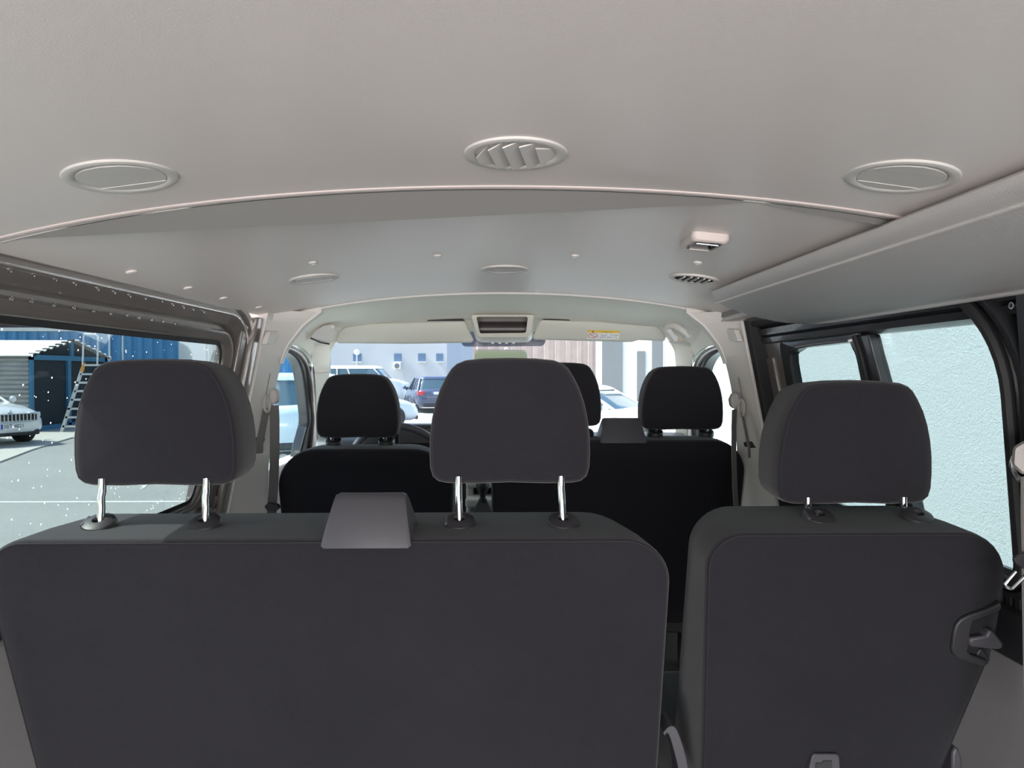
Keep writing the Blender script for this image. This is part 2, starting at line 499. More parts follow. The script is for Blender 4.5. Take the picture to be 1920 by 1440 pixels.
# door window: two panes with a mullion between
door = struct('window_2', MB().loft([[(W(z) - t, y, z) for z, t in zt] for y in (1.06, 2.21) for zt in [[(CZ + .088, .0), (CZ + .094, .016), (CZ + .108, .018), (CZ + .112, .010), (CZ + .116, .020), (CZ + .134, .022), (CZ + .138, .012), (CZ + .142, .024), (CZ + .152, .018), (CZ + .165, .0), (CZ + .165, -.03), (CZ + .088, -.03)]]]), 'paintdark', 'dark ribbed upper rail of the sliding door window', sharp=40)
def wallpoly(pxs, s, t, th):
    mb = MB(); mb.prism([onwall(x, y, s, t) for x, y in pxs], (s * th, 0, 0)); return mb
# mullion and front stile
mul = crv([onwall(x, y, 1, .012) for x, y in [(1588, 632), (1597, 655), (1603, 668), (1613, 715), (1650, 900), (1665, 980)]], 3)
mul2 = crv([onwall(x, y, 1, .012) for x, y in [(1626, 626), (1630, 640), (1636, 665), (1650, 715), (1697, 900), (1715, 980)]], 3)
part('mullion', MB().strip(mul, mul2, (.03, 0, 0)), 'paintdark', door, bevel=.004)
part('mullion_seal', MB().tube([a.lerp(b, .45) + Vector((-.004, 0, 0)) for a, b in zip(mul, mul2)], .006, 8), 'rubber', door)
sa = crv([onwall(x, y, 1, .010) for x, y in [(1462, 640), (1462, 655), (1470, 700), (1482, 760), (1510, 880), (1530, 960)]], 3)
sb = crv([onwall(x, y, 1, .010) for x, y in [(1494, 652), (1479, 665), (1486, 715), (1497, 765), (1525, 880), (1545, 960)]], 3)
part('stile', MB().strip(sa, sb, (.03, 0, 0)), 'rubber', door, bevel=.003)
ua = [onwall(x, y, 1, .010) for x, y in [(1462, 640), (1480, 640), (1594, 626), (1610, 622)]]
ub = [onwall(x, y, 1, .010) for x, y in [(1484, 660), (1496, 652), (1594, 641), (1610, 640)]]
part('upper_bar', MB().strip(ua, ub, (.03, 0, 0)), 'paintdark', door, bevel=.003)
part('upper_bar_highlight', MB().tube([onwall(x, y, 1, .014) for x, y in [(1492, 652), (1530, 646), (1592, 639)]], .0035, 8), 'steel', door, label='bright highlight strip along the bar over the small pane')  # steel tube put in as the highlight along the bar
gp = MB().loft([[(W(z) + .006, y, z), (W(z) + .010, y, z)] for z, y in ((CZ - .37, 1.09), (CZ + .10, 1.09))] + [[(W(z) + .006, y, z), (W(z) + .010, y, z)] for z, y in ((CZ + .10, 1.72), (CZ - .37, 1.72))], True, (True, True))
def pane(s, y0, y1, z0, z1, off):
    return MB().prism([(s * (W(z) + off), y, z) for y, z in ((y0, z0), (y1, z0), (y1, z1), (y0, z1))], (s * .004, 0, 0))
part('glass_pane', pane(1, 1.05, 1.63, CZ - .37, CZ + .10, .006), 'privacyr', door)
part('sliding_pane', pane(1, 1.60, 2.12, CZ - .37, CZ + .09, .0), 'privacyr', door, label='small sliding front pane')
# door inner panel ahead of the small pane (painted metal)
pa = crv([onwall(x, y, 1, .006) for x, y in [(1428, 625), (1420, 660), (1424, 700), (1438, 780), (1460, 880), (1480, 980)]], 3)
pb = crv([onwall(x, y, 1, .006) for x, y in [(1468, 630), (1464, 660), (1472, 700), (1486, 770), (1514, 880), (1536, 980)]], 3)
part('inner_panel', MB().strip(pa, pb, (.03, 0, 0)), 'paint', door, bevel=.004)
qa = crv([onwall(x, y, 1, .012) for x, y in [(1434, 672), (1440, 720), (1452, 780), (1470, 850)]], 3)
qb = crv([onwall(x, y, 1, .012) for x, y in [(1448, 670), (1456, 715), (1470, 775), (1488, 850)]], 3)
part('raised_panel', MB().strip(qa, qb, (.02, 0, 0)), 'paint', door, bevel=.003)
# wall below the right windows, C pillar
struct('wall_right', wall_slab(1, REAR, 2.19, .50, ZB - .12, .05), 'lining', 'light grey plastic lining below the right window', bevel=.01)
struct('trim_8', MB().loft([[(W(z) - t, y, z) for z, t in ((ZB - .125, .03), (ZB - .12, .062), (ZB - .075, .070), (ZB - .035, .052), (ZB - .03, .03), (ZB - .012, .028), (ZB + .012, .02), (ZB + .014, -.03), (ZB - .125, -.03))] for y in (REAR, 2.19)]), 'paintdark', 'dark glossy sill under the right window', sharp=50)
slot = MB()
for k in range(14):
    y = 1.02 + k * .022
    slot.box((W(ZB) - .031, y, ZB - .032), (W(ZB) - .024, y + .012, ZB - .014))
struct('trim_9', slot, 'rubber', 'slotted demister strip along the right sill')
cp = rpoly([(REAR, CZ - .40), (1.155, CZ - .40), (1.065, CZ + .18), (REAR, CZ + .18)], [.01, .02, .09, .01], 8)
cpl = struct('wall_right', MB().loft([[(W(p.y) - .035, p.x, p.y) for p in cp], [(W(p.y) - .026, p.x + .012, p.y) for p in cp], [(W(p.y) + .04, p.x + .012, p.y) for p in cp]]), 'paintdark', 'dark painted metal rear pillar on the right', sharp=30)
hc = onwall(1897, 573, 1, .036)
part('hole_rim', MB().lathe([(.0055, .001), (.0055, -.0012), (.0038, -.0014), (.0034, .002)], 16, hc, 'x'), 'steel', cpl)
part('hole', MB().lathe([(.0036, -.0008), (.0001, -.0008)], 16, hc, 'x'), 'dark_recess', cpl)
struct('trim_10', MB().box((.70, -.7, 1.80), (.80, 2.30, 1.875)), 'paintdark', 'dark roof side rail behind the overhead duct')
struct('trim_11', MB().loft([[(.70, y, cz(.70)-.004), (.705, y, 1.795), (.775, y, 1.775), (.80, y, 1.80), (.80, y, cz(.8))] for y in (1.75, 2.335)]), 'paint', 'bare painted roof rail beside the right door pillar', sharp=30, bevel=.003)
struct('trim_12', MB().loft([[(.70, y, 1.788), (.705, y, 1.80), (.725, y, 1.80), (.73, y, 1.786)] for y in (1.75, 2.34)]), 'greyplastic', 'light edge strip on the right roof rail', sharp=30)

# ------------------------------------------------------------------ cab: roof lining, A pillars, windscreen, doors
def cab_lining():
    rings = []; n = 48
    ys = [2.352, 2.42, 2.55, 2.7, 2.82, 2.90, 2.95, 2.985]
    for y in ys:
        f = (y - 2.352) / (2.985 - 2.352)
        drop = .004 * f + .055 * f ** 2.2 + (.03 if f > .99 else 0)
        lo = []
        for k in range(n + 1):
            x = -.755 + 1.51 * k / n
            z = cz(x) - drop + f ** 3 * (.12 * x * x + .05 * x ** 4) * .6
            e = max(0, (abs(x) - .60 - .11 * f) / (.155 - .11 * f))
            z -= (.022 + .03 * f) * e ** 2.0
            lo.append(Vector((x, y, z)))
        rings.append(lo + [Vector((p.x, p.y, p.z + .035)) for p in reversed(lo)])
    return MB().loft(rings)
struct('ceiling', cab_lining(), 'cream', 'cream cab roof lining above the windscreen', sharp=60)
# side fillets of the lining going down to the door frames
def mirrorx(pts, s): return [Vector((s * abs(p.x), p.y, p.z)) for p in pts]
fil_a = crv([atY(540, 600, 2.40), atY(560, 612, 2.50), atY(585, 612, 2.7), atY(612, 612, 2.90), atY(640, 625, 2.97)], 5)
fil_b = crv([atY(522, 662, 2.40), atY(540, 648, 2.50), atY(566, 652, 2.72), atY(583, 668, 2.92), atY(600, 690, 3.0)], 5)
ap_a = crv([atY(562, 640, 2.80), atY(583, 660, 2.90), atY(590, 700, 2.97), atY(594, 760, 3.06), atY(597, 840, 3.2), atY(598, 920, 3.3)], 5)
ap_b = crv([atY(640, 640, 2.975), atY(624, 647, 2.98), atY(618, 690, 3.02), atY(617, 760, 3.10), atY(618, 840, 3.24), atY(619, 920, 3.34)], 5)
for s in (-1, 1):
    nm = 'left' if s < 0 else 'right'
    mb = MB(); mb.strip(mirrorx(fil_a, s), mirrorx(fil_b, s), (s * .03, 0, .012))
    mb.strip(mirrorx(ap_a, s), mirrorx(ap_b, s), (s * .02, .05, 0))
    struct('trim_13' if s < 0 else 'trim_14', mb, 'cream', 'cream %s windscreen pillar lining' % nm, sharp=60)
    joint = mirrorx([atY(590, 698, 2.962), atY(602, 699, 2.99), atY(617, 698, 3.01)], s)
    struct('trim_15' if s < 0 else 'trim_16', MB().tube(joint, .002, 6), 'greyplastic', 'joint line in the %s windscreen pillar lining' % nm)
# windscreen
ws = []
for k in range(13):
    x = -.78 + 1.56 * k / 12
    ws.append(x)
mb = MB()
rings = []
for zz, yy in ((CZ + .19, 2.97), (CZ + .12, 3.04), (CZ - .05, 3.24), (CZ - .25, 3.50), (CZ - .40, 3.72)):
    lo = [Vector((x, yy + .10 * (1 - (x / .78) ** 2) - .04, zz)) for x in ws]
    rings.append(lo + [p + Vector((0, .005, .003)) for p in reversed(lo)])
wsc = struct('window_3', mb.loft(rings), 'windscreen', 'clear windscreen with grey shade patch at the top')
sb_ = [atY(p.x, p.y, 3.03) for p in rpoly([(856, 620), (1028, 620), (1020, 649), (868, 650)], [2, 2, 9, 9], 5)]
part('shade_patch', MB().prism(sb_, (0, .003, 0)), 'sunband', wsc, label='grey dotted shade patch at the top centre of the windscreen')
# front doors
fi_px = [(520, 668), (532, 656), (545, 661), (557, 672), (565, 690), (570, 715), (574, 750), (577, 788), (573, 806), (568, 825), (562, 850), (556, 890), (552, 940)]
fo_px = [(518, 652), (532, 645), (552, 649), (570, 660), (583, 680), (589, 708), (592, 740), (595, 775), (596, 800), (597, 825), (597, 850), (597, 890), (597, 940)]
fi_ = [onwall(x, y, -1, .02) for x, y in fi_px]; fo_ = [onwall(x, y, -1, .02) for x, y in fo_px]
for s in (-1, 1):
    nm = 'left' if s < 0 else 'right'
    a = mirrorx(crv(fi_, 3), s); b = mirrorx(crv(fo_, 3), s)
    o = struct('door_2' if s < 0 else 'door_3', MB().strip(a, b, (s * .04, 0, 0)), 'paintdark', '%s front door with dark window frame' % nm, bevel=.003)
    part('frame_rib', MB().tube([p.lerp(q, .45) - Vector((s * .004, 0, 0)) for p, q in zip(a, b)], .008, 8), 'paint', o)
    part('window_seal', MB().tube([p - Vector((s * .002, 0, 0)) for p in a], .006, 8), 'rubber', o)
    part('door_panel', MB().loft([[(s * (W(z) - .03), y, z) for z in (.52, CZ - .36)] + [(s * (W(z) + .05), y, z) for z in (CZ - .36, .52)] for y in (2.39, 3.6)]), 'greyplastic', o, bevel=.01)
    part('glass_pane', MB().prism([(s * (W(z) + .012), y, z) for y, z in ((2.37, CZ - .37), (3.7, CZ - .37), (2.98, CZ + .11), (2.37, CZ + .11))], (s * .004, 0, 0)), 'sideglass', o)
# dashboard
dsh = [(3.0, CZ - .62), (2.98, CZ - .34), (3.02, CZ - .285), (3.12, CZ - .262), (3.5, CZ - .29), (3.72, CZ - .40), (3.72, .55), (3.12, .55)]
d_ = struct('trim_17', MB().loft([[(x, y, z) for y, z in dsh] for x in (-.80, -.6, .6, .80)]), 'dash', 'black dashboard across the cab', bevel=.015, sharp=50)
bin_ = thing('instrument_hood', 'black arched instrument hood on the dashboard behind the steering wheel', 'instrument hood', (-.40, 3.05, CZ - .27))
prof = rpoly([(-.60, CZ - .30), (-.17, CZ - .30), (-.21, CZ - .215), (-.55, CZ - .215)], [.01, .01, .06, .06], 6)
part('hood', MB().loft([[(p.x, 2.99, p.y) for p in prof], [(p.x, 3.28, p.y - .015) for p in prof]]), 'dash', bin_, bevel=.008)
part('instrument_panel', MB().box((-.52, 2.982, CZ - .295), (-.25, 2.989, CZ - .235)), 'screen', bin_, bevel=.004)
# centre console with shelf, gear lever
cs = struct('trim_18', MB().box((-.155, 2.90, CZ - .47), (.16, 3.0, CZ - .42)).box((-.155, 2.86, CZ - .545), (.16, 3.0, CZ - .505)).box((-.155, 2.93, .75), (-.125, 3.02, CZ - .40)).box((.135, 2.93, .75), (.16, 3.02, CZ - .40)).box((-.155, 2.80, .62), (.16, 3.0, CZ - .60)), 'beige', 'pale lower dashboard centre with shelf', bevel=.01)
gl = thing('gear_lever', 'black gear lever with tapered leather gaiter at the centre of the dashboard', 'gear lever', (-.045, 2.84, CZ - .60))
gk = atY(905, 912, 2.80)
part('knob', MB().lathe([(.001, .028), (.018, .026), (.026, .012), (.024, -.01), (.014, -.03), (.010, -.045)], 20, gk, 'z', (True, True)), 'blackplastic', gl)
part('shaft', MB().tube([gk + Vector((0, 0, -.04)), gk + Vector((.002, .03, -.13))], .008, 8), 'blackplastic', gl)
part('gaiter', MB().loft([[gk + Vector((a * w, .02 + b * w, h)) for a, b in ((-1, -1), (0, -1.15), (1, -1), (1.15, 0), (1, 1), (0, 1.15), (-1, 1), (-1.15, 0))] for w, h in ((.012, -.05), (.016, -.062), (.028, -.085), (.045, -.12), (.06, -.16))]), 'dark_recess', gl, sharp=60)
# steering wheel
sw = thing('steering_wheel', 'black steering wheel in front of the driver seat', 'steering wheel', (-.42, 2.84, CZ - .37))
tl = Matrix.Translation((-.42, 2.84, CZ - .37)) @ Matrix.Rotation(R(-62), 4, 'X')
part('rim', MB().tube([(.188 * math.cos(2 * PI * k / 48), .188 * math.sin(2 * PI * k / 48), 0) for k in range(48)], .015, 12, True).xf(tl), 'boxplastic', sw)
part('hub', MB().lathe([(.001, .02), (.055, .016), (.07, -.01), (.06, -.04)], 24, cap=(True, True)).xf(tl), 'blackplastic', sw)
for a in (R(5), R(175), R(270)):
    part('spoke', MB().tube([(.05 * math.cos(a), .05 * math.sin(a), -.01), (.18 * math.cos(a), .18 * math.sin(a), 0)], .014, 8).xf(tl), 'blackplastic', sw)
part('column', MB().tube([(0, 0, -.02), (0, 0, -.24)], .035, 12).xf(tl), 'blackplastic', sw)

# ================================================================== SEATS
def headrest(root, cx, y0, zb, zs, ys, ptop=.035, lean=0.04, post_dx=.086, sx=1.0, sz=1.0, twist=0.0):
    """cx centre, y0 rear face, zb underside, zs/ys socket height and depth"""
    half = [(0, 0), (-.002, .06), (-.001, .105), (.002, .120), (.010, .130), (.025, .1345), (.050, .1355), (.080, .1345), (.108, .131), (.135, .125), (.158, .117), (.178, .107), (.192, .098), (.200, .089), (.2055, .075), (.2085, .045), (.2095, 0)]
    right = [Vector((w * sx, z * sz)) for z, w in half]
    outl = right + [Vector((-p.x, p.y)) for p in reversed(right[1:-1])]
    outl = [Vector((p.x + cx, p.y + zb)) for p in outl]
    far = [Vector(((p.x - cx) * .95 + cx, (p.y - zb) * .94 + zb + .007)) for p in outl]
    st = [(0, 0, .007), (.003, 0, .0025), (.008, 0, 0), (.04, .15, -.002), (.08, .5, -.002), (.115, .9, 0), (.133, 1, .008), (.145, 1, .022), (.15, 1, .036)]
    hr = part('headrest', cushion(outl, far, y0, st, lean, zb + .2, (.007, .004)), 'fabric', root, sharp=80)
    part('seam', MB().tube(edge_path([p for p in outl], y0, .0015, .0052, lean, zb + .2), .0011, 6, True), 'seam', hr)
    c = 0
    for sgn in (-1, 1):
        x = cx + sgn * post_dx
        top = Vector((x, y0 + ptop, zb + .012)); m1 = Vector((x, y0 + ptop, zb - .010)); bot = Vector((x + .002, ys, zs + .002))
        part('post', MB().tube([top, m1, m1.lerp(bot, .18) + Vector((0, -.003, 0)), m1.lerp(bot, .5), bot], .0062, 16), 'chrome', hr)
        part('post_collar', MB().lathe([(.0075, -.001), (.0078, .004), (.0064, .005)], 16, bot), 'steel', hr)
        up = bot + Vector((0, -.004, .004))
        tl_ = Matrix.Translation(up) @ Matrix.Rotation(R(22), 4, 'X')
        sk = part('post_socket', MB().lathe([(.0270, -.014), (.0270, -.002), (.0245, .0035), (.017, .0065), (.0095, .007), (.0088, .0), (.003, -.003)], 28, (0, 0, 0), 'z', (True, True)).xf(tl_), 'blackplastic', root)
        if sgn < 0:
            part('release_button', MB().box((-.0235, -.013, -.004), (-.019, .013, .0055)).xf(tl_), 'boxplastic', sk, bevel=.001)
    return hr

def backrest(root, x0, x1, ztop, y0, thick=.13, lean=.16, rn=(.075, .075), rf=(.10, .10), zbot=None, bot=(0, 0), shape=None):
    zbot = zbot if zbot is not None else CZ - .86
    if shape: near, far = shape
    else:
        near = rpoly([(x0 + .012 + bot[0], zbot), (x1 - .012 - bot[1], zbot), (x1, ztop), (x0, ztop)], [.03, .03, rn[1], rn[0]], 10)
        far = rpoly([(x0 + .004 + bot[0], zbot), (x1 - .004 - bot[1], zbot), (x1, ztop + .006), (x0, ztop + .006)], [.03, .03, rf[1], rf[0]], 10)
    st = [(0, 0, .010), (.002, 0, .0045), (.006, 0, .001), (.012, .05, 0), (thick * .4, .4, -.002), (thick * .84, .9, 0), (thick * .95, 1, .007), (thick, 1, .02)]
    b = part('backrest', cushion(near, far, y0, st, lean, ztop, (.010, .02), (.96, .85, .6, .3)), 'fabric', root, sharp=80)
    part('seam', MB().tube(edge_path(near, y0, .0008, .0055, lean, ztop), .0013, 6, True), 'seam', b)
    return b
def seat_base(root, x0, x1, y0, y1, z):
    o = rpoly([(x0, y0), (x1, y0), (x1, y1), (x0, y1)], [.03, .03, .06, .06], 6)
    rings = [[(p.x, p.y, z - .16) for p in inset(o, .01)], [(p.x, p.y, z - .14) for p in o], [(p.x, p.y, z - .02) for p in o], [(p.x, p.y, z - .004) for p in inset(o, .012)], [(p.x, p.y, z) for p in inset(o, .035)]]
    part('seat_cushion', MB().loft(rings), 'fabric', root, sharp=60)
    part('seat_frame', MB().box((x0 + .05, y0 + .05, z - .24), (x1 - .05, y1 - .08, z - .16)), 'blackplastic', root, bevel=.01)
    for a in (x0 + .08, x1 - .12):
        for b in (y0 + .06, y1 - .16):
            part('leg', MB().box((a, b, .50), (a + .04, b + .06, z - .22)), 'blackplastic', root, bevel=.006)
def belt_outlet(root, px_base, ztop_px, y0, y1, w0, w1, xc, zb, zt):
    # wedge shaped shoulder belt outlet standing on the backrest edge
    rings = []
    def rect(y, wb, wt, zt_):
        return [Vector((p.x, y, p.y)) for p in rpoly([(xc - wb, zb), (xc + wb, zb), (xc + wt, zt_), (xc - wt, zt_)], [.003, .003, .010, .010], 4)]
    # side profile (y,z) of the curved top
    pr = [(0, zb - .004), (0.002, zb + .004), (.012, zb + .03), (.022, zb + (zt - zb) * .62), (.034, zt - .010), (.046, zt - .001), (.060, zt - .002), (.075, zt - .012), (.095, zt - .035), (.115, zb + .012), (.118, zb - .004)]
    for sx_, ins in ((-1, .006), (-1, 0), (1, 0), (1, .006)):
        ring = []
        for yy, z in pr:
            f = (z - zb) / (zt - zb)
            w = w0 + (w1 - w0) * f + .002
            if ins:
                yc = .06; zc = (zb + zt) / 2
                ring.append(Vector((xc + sx_ * w, y0 + yc + (yy - yc) * .93, zc + (z - zc) * .93)))
            else:
                ring.append(Vector((xc + sx_ * (w - .005), y0 + yy, z)))
        rings.append(ring)
    return part('belt_outlet', MB().loft(rings), 'boxplastic', root, sharp=40)

# rear bench (two places)
bench = thing('bench_seat', 'wide black fabric bench back filling the lower left, with two raised headrests', 'seat', (-.27, 1.25, .50))
ZT = CZ - .2555
backrest(bench, -.822, .252, ZT, 1.095, .215, .16, (.065, .075), (.10, .13), bot=(.062, .0))
headrest(bench, -.592, 1.182, CZ - .186, ZT + .004, 1.178, ptop=.006)
headrest(bench, -.001, 1.182, CZ - .184, ZT + .004, 1.178, ptop=.006)
seat_base(bench, -.78, .24, 1.20, 1.70, CZ - .72)
belt_outlet(bench, 0, 0, 1.085, 0, .0665, .053, -.2235, ZT - .008, CZ - .190)
# rear single seat
single = thing('single_seat', 'narrower black fabric seat back at right with side release lever', 'seat', (.56, 1.28, .50))
sh_n = rpoly([(.335, CZ - .92), (.70, CZ - .92), (.745, CZ - .70), (.812, CZ - .46), (.820, CZ - .257), (.316, CZ - .257)], [.03, .05, .15, .2, .085, .06], 8)
sh_f = rpoly([(.322, CZ - .92), (.70, CZ - .92), (.755, CZ - .70), (.81, CZ - .46), (.812, CZ - .247), (.342, CZ - .247)], [.03, .05, .15, .2, .13, .075], 8)
backrest(single, 0, 0, CZ - .257, 1.135, .215, .16, shape=(sh_n, sh_f))
headrest(single, .616, 1.242, CZ - .232, CZ - .253, 1.215, ptop=.008, sx=1.03, sz=1.045)
seat_base(single, .33, .78, 1.24, 1.72, CZ - .72)
# release lever recess at the outer edge of the single seat back
def sp(px, py, dy=0.0): return atY(px, py, 1.135 + .16 * ((py - 1005) / F * 1.17) - .008 + dy)
lev = part('lever_surround', MB().prism([sp(x, y, -.004) for x, y in [(1878, 1128), (1880, 1140), (1872, 1150), (1848, 1158), (1826, 1166), (1822, 1180), (1816, 1222), (1822, 1228), (1852, 1238), (1856, 1244), (1848, 1250), (1836, 1247), (1797, 1236), (1787, 1226), (1785, 1216), (1789, 1185), (1793, 1172), (1801, 1162), (1816, 1154), (1850, 1143), (1872, 1133)]], (0, .05, 0)), 'blackplastic', single, bevel=.003)
part('recess', MB().prism([sp(x, y, .012) for x, y in [(1822, 1164), (1858, 1150), (1856, 1240), (1818, 1230)]], (0, .03, 0)), 'dark_recess', single)
part('release_lever', MB().prism([sp(x, y, -.01) for x, y in [(1819, 1197), (1850, 1192), (1857, 1180), (1866, 1186), (1883, 1208), (1880, 1217), (1870, 1219), (1819, 1213)]], (0, .045, 0)), 'boxplastic', single, bevel=.004)
part('lever_foot', MB().prism([sp(x, y, .004) for x, y in [(1838, 1216), (1846, 1218), (1856, 1236), (1854, 1244), (1838, 1240), (1830, 1228)]], (0, .03, 0)), 'blackplastic', single, bevel=.003)
# tether slot at the bottom of the back
slt = part('anchor_bezel', MB().prism([atY(p.x, p.y, 1.180) for p in rpoly([(1510, 1470), (1524, 1414), (1574, 1414), (1578, 1470)], [4, 8, 8, 4], 5)], (0, .02, 0)), 'boxplastic', single, bevel=.002)
part('anchor_hole', MB().prism([atY(x, y, 1.1785) for x, y in [(1530, 1431), (1542, 1431), (1544, 1427), (1560, 1427), (1560, 1470), (1528, 1470)]], (0, .004, 0)), 'dark_recess', slt)
# hinge covers at the lower corners
hp = crv([atY(x, y, 1.19) for x, y in [(1243, 1374), (1254, 1363), (1265, 1363), (1273, 1377), (1283, 1407), (1290, 1440), (1293, 1475)]], 5)
hq = crv([atY(x, y, 1.19) for x, y in [(1246, 1380), (1251, 1375), (1255, 1380), (1260, 1395), (1267, 1421), (1272, 1445), (1273, 1475)]], 5)
part('hinge_cover', MB().strip(hp, hq, (0, .05, 0)), 'boxplastic', single, bevel=.002)
part('hinge_cover', MB().prism([atY(x, y, 1.20) for x, y in [(1785, 1480), (1786, 1412), (1793, 1400), (1800, 1408), (1805, 1425), (1806, 1480)]], (0, .05, 0)), 'boxplastic', single, bevel=.004)

# driver seat
drv = thing('driver_seat', 'black fabric driver seat beyond the left rear headrest', 'seat', (-.46, 2.42, .50))
backrest(drv, -.745, -.165, CZ - .245, 2.30, .13, .18, (.13, .13), (.15, .15), bot=(.01, .01))
headrest(drv, -.488, 2.345, CZ - .212, CZ - .232, 2.395, post_dx=.088)
seat_base(drv, -.74, -.17, 2.36, 2.80, CZ - .66)
# front passenger bench (two places)
pas = thing('passenger_bench', 'black fabric double passenger seat at the front right', 'seat', (.38, 2.42, .50))
backrest(pas, -.045, .795, CZ - .218, 2.30, .13, .17, (.05, .11), (.07, .13), bot=(0, .01))
headrest(pas, .592, 2.335, CZ - .186, CZ - .203, 2.385, post_dx=.086)
headrest(pas, .185, 2.335, CZ - .174, CZ - .203, 2.385, post_dx=.086)
seat_base(pas, -.04, .79, 2.38, 2.82, CZ - .66)
belt_outlet(pas, 0, 0, 2.29, 0, .073, .058, .385, CZ - .222, CZ - .146)

# ================================================================== ROOF FITTINGS
def ceil_frame(p, dz=0):
    sl = -.24 * p.x - .2 * p.x ** 3
    return (0, -math.atan(sl), 0)
def vent(px, py, label, kind, r=.0627, rotz=0):
    p = onceil(px, py)
    v = thing('air_vent', label, 'air vent', p, rot=ceil_frame(p))
    v.rotation_euler.z = rotz
    k = r / .0627
    prof = [(.0625, .003), (.0627, -.0008), (.0615, -.0024), (.058, -.0034), (.052, -.0032), (.0495, -.0022), (.0485, .001), (.0485, .004)]
    part('ring', MB().lathe([(a * k, h) for a, h in prof], 56, (0, 0, 0), 'z'), 'ventgrey', v, world=False)
    ri = .0478 * k
    if kind == 'closed':
        dsc = MB(); n = 48
        # three overlapping flaps that together close the disc
        cuts = [-1.0, -.42, .12, .58, 1.0]
        for i in range(4):
            a, b = cuts[i] * ri, cuts[i + 1] * ri
            pts = []
            for q in range(9):
                y = a + (b - a) * q / 8; pts.append((math.sqrt(max(0, ri * ri - y * y)), y))
            poly = pts + [(-x, y) for x, y in reversed(pts)]
            h = -.0022 - (.0011 if i == 0 else .0003 * (i % 2))
            dsc.prism([(x, y, h + (y - a) * .012) for x, y in poly], (0, 0, .003))
        part('flap', dsc, 'ventgrey', v, world=False)
    else:
        part('throat', MB().lathe([(ri * 1.01, -.001), (ri * .96, .0005), (.0005, .0012)], 40), 'dark_recess' if kind == 'slats' else 'ventgrey', v, world=False)  # dark disc stands for the shaded depth, no hole is cut
        if kind == 'slats':
            for i in range(5):
                x = (-.66 + .33 * i) * ri; L = math.sqrt(ri * ri - x * x) * .96
                part('slat', MB().prism([(x - .0035, -L, -.0055), (x + .0005, -L, -.0055), (x + .003, -L, 0), (x - .001, -L, 0)], (0, 2 * L, 0)), 'ventgrey', v, world=False)
        elif kind == 'wide':
            for i, x in enumerate((-.97, -.58, -.20, .20, .58)):
                x0 = x * ri; w = .40 * ri
                L = math.sqrt(max(0, ri * ri - (x0) ** 2)) * .93
                L2 = math.sqrt(max(0, ri * ri - min(ri * .97, x0 + w) ** 2)) * .93
                part('slat', MB().prism([(x0, -L, -.0072), (min(x0 + w, ri * .97), -L2, -.0005), (min(x0 + w, ri * .97), L2, -.0005), (x0, L, -.0072)], (0, 0, .0016)), 'ventgrey', v, world=False)
        else:
            part('flap', MB().lathe([(ri * .97, -.0018), (.0005, -.0006)], 40), 'greyplastic', v, world=False)
    return v
vent(228, 331, 'closed round air vent in the rear headliner above the left window', 'closed', .0635)
vent(967, 288, 'half open round air vent in the middle of the rear headliner', 'wide', rotz=R(-9))
vent(1690, 331, 'closed round air vent in the rear headliner next to the overhead duct', 'closed')
vent(589, 523, 'small closed vent at the left of the middle headliner, near the cab', 'closed', .062)
vent(947, 505, 'round vent with sunken grey centre in the middle headliner', 'flat', .062)
vent(1301, 523, 'round vent with open dark slats below the interior lamp', 'slats', .062)
plug_labels = [(587, 493, 'round fixing plug in the headliner above the small closed vent'), (820, 480, 'round fixing plug in the headliner, left of the sunken centre vent'),
               (1078, 480, 'round fixing plug in the headliner, right of the sunken centre vent'), (1308, 493, 'round fixing plug between interior lamp and slatted vent')]
pl0 = None
for px, py, lb in plug_labels:
    p = onceil(px, py)
    if pl0 is None:
        pl0 = part('fixing_plug', MB().lathe([(.0095, .002), (.0095, -.0012), (.008, -.0026), (.0055, -.0030), (.005, -.0018), (.0005, -.0020)], 24), 'ventgrey'); o = pl0
    else:
        o = pl0.copy(); COL.objects.link(o)
    o.location = p; o.rotation_euler = ceil_frame(p)
    tag(o, lb, 'plug', 'round fixing plugs across the headliner')
cl0 = None
for px, py, lb in [(247, 511, 'headliner edge clip nearest the camera, over the left window'), (353, 541, 'second headliner edge clip over the left window'),
                   (419, 560, 'third headliner edge clip over the left window'), (485, 577, 'headliner edge clip by the left door pillar')]:
    p = onceil(px, py)
    if cl0 is None:
        cl0 = part('edge_clip', MB().lathe([(.010, .004), (.010, -.0006), (.008, -.0018), (.003, -.0022), (.0005, -.0022)], 20), 'headliner'); o = cl0
    else: o = cl0.copy(); COL.objects.link(o)
    o.location = p; o.rotation_euler = ceil_frame(p)
    tag(o, lb, 'clip', 'clips along the left headliner edge')
# interior lamp
lp = onceil(1320, 448)
lamp = thing('interior_lamp', 'rectangular interior lamp with clear lens on the middle headliner', 'lamp', lp, rot=ceil_frame(lp))
def rr(w, h, r, z, dx=0, dy=0): return [(p.x + dx, p.y + dy, z) for p in rpoly([(-w, -h), (w, -h), (w, h), (-w, h)], r, 5)]
LW2, LH = .034, .048
part('housing', MB().loft([rr(LW2, LH, .010, .002), rr(LW2 + .001, LH, .010, -.006), rr(LW2 - .002, LH - .002, .010, -.012), rr(LW2 - .006, LH - .006, .007, -.0145), rr(LW2 - .009, LH - .010, .005, -.012), rr(LW2 - .010, LH - .011, .005, -.005)], True, (True, True)), 'lip', lamp, world=False)
part('reflector', MB().loft([rr(LW2 - .0105, LH - .018, .003, -.0115, 0, 0), rr(LW2 - .016, LH - .026, .003, -.0065)], True, (False, True)), 'chrome', lamp, world=False)
part('lens', MB().loft([rr(LW2 - .010, LH - .014, .004, -.0150), rr(LW2 - .010, LH - .014, .004, -.0135)]), 'lampclear', lamp, world=False)
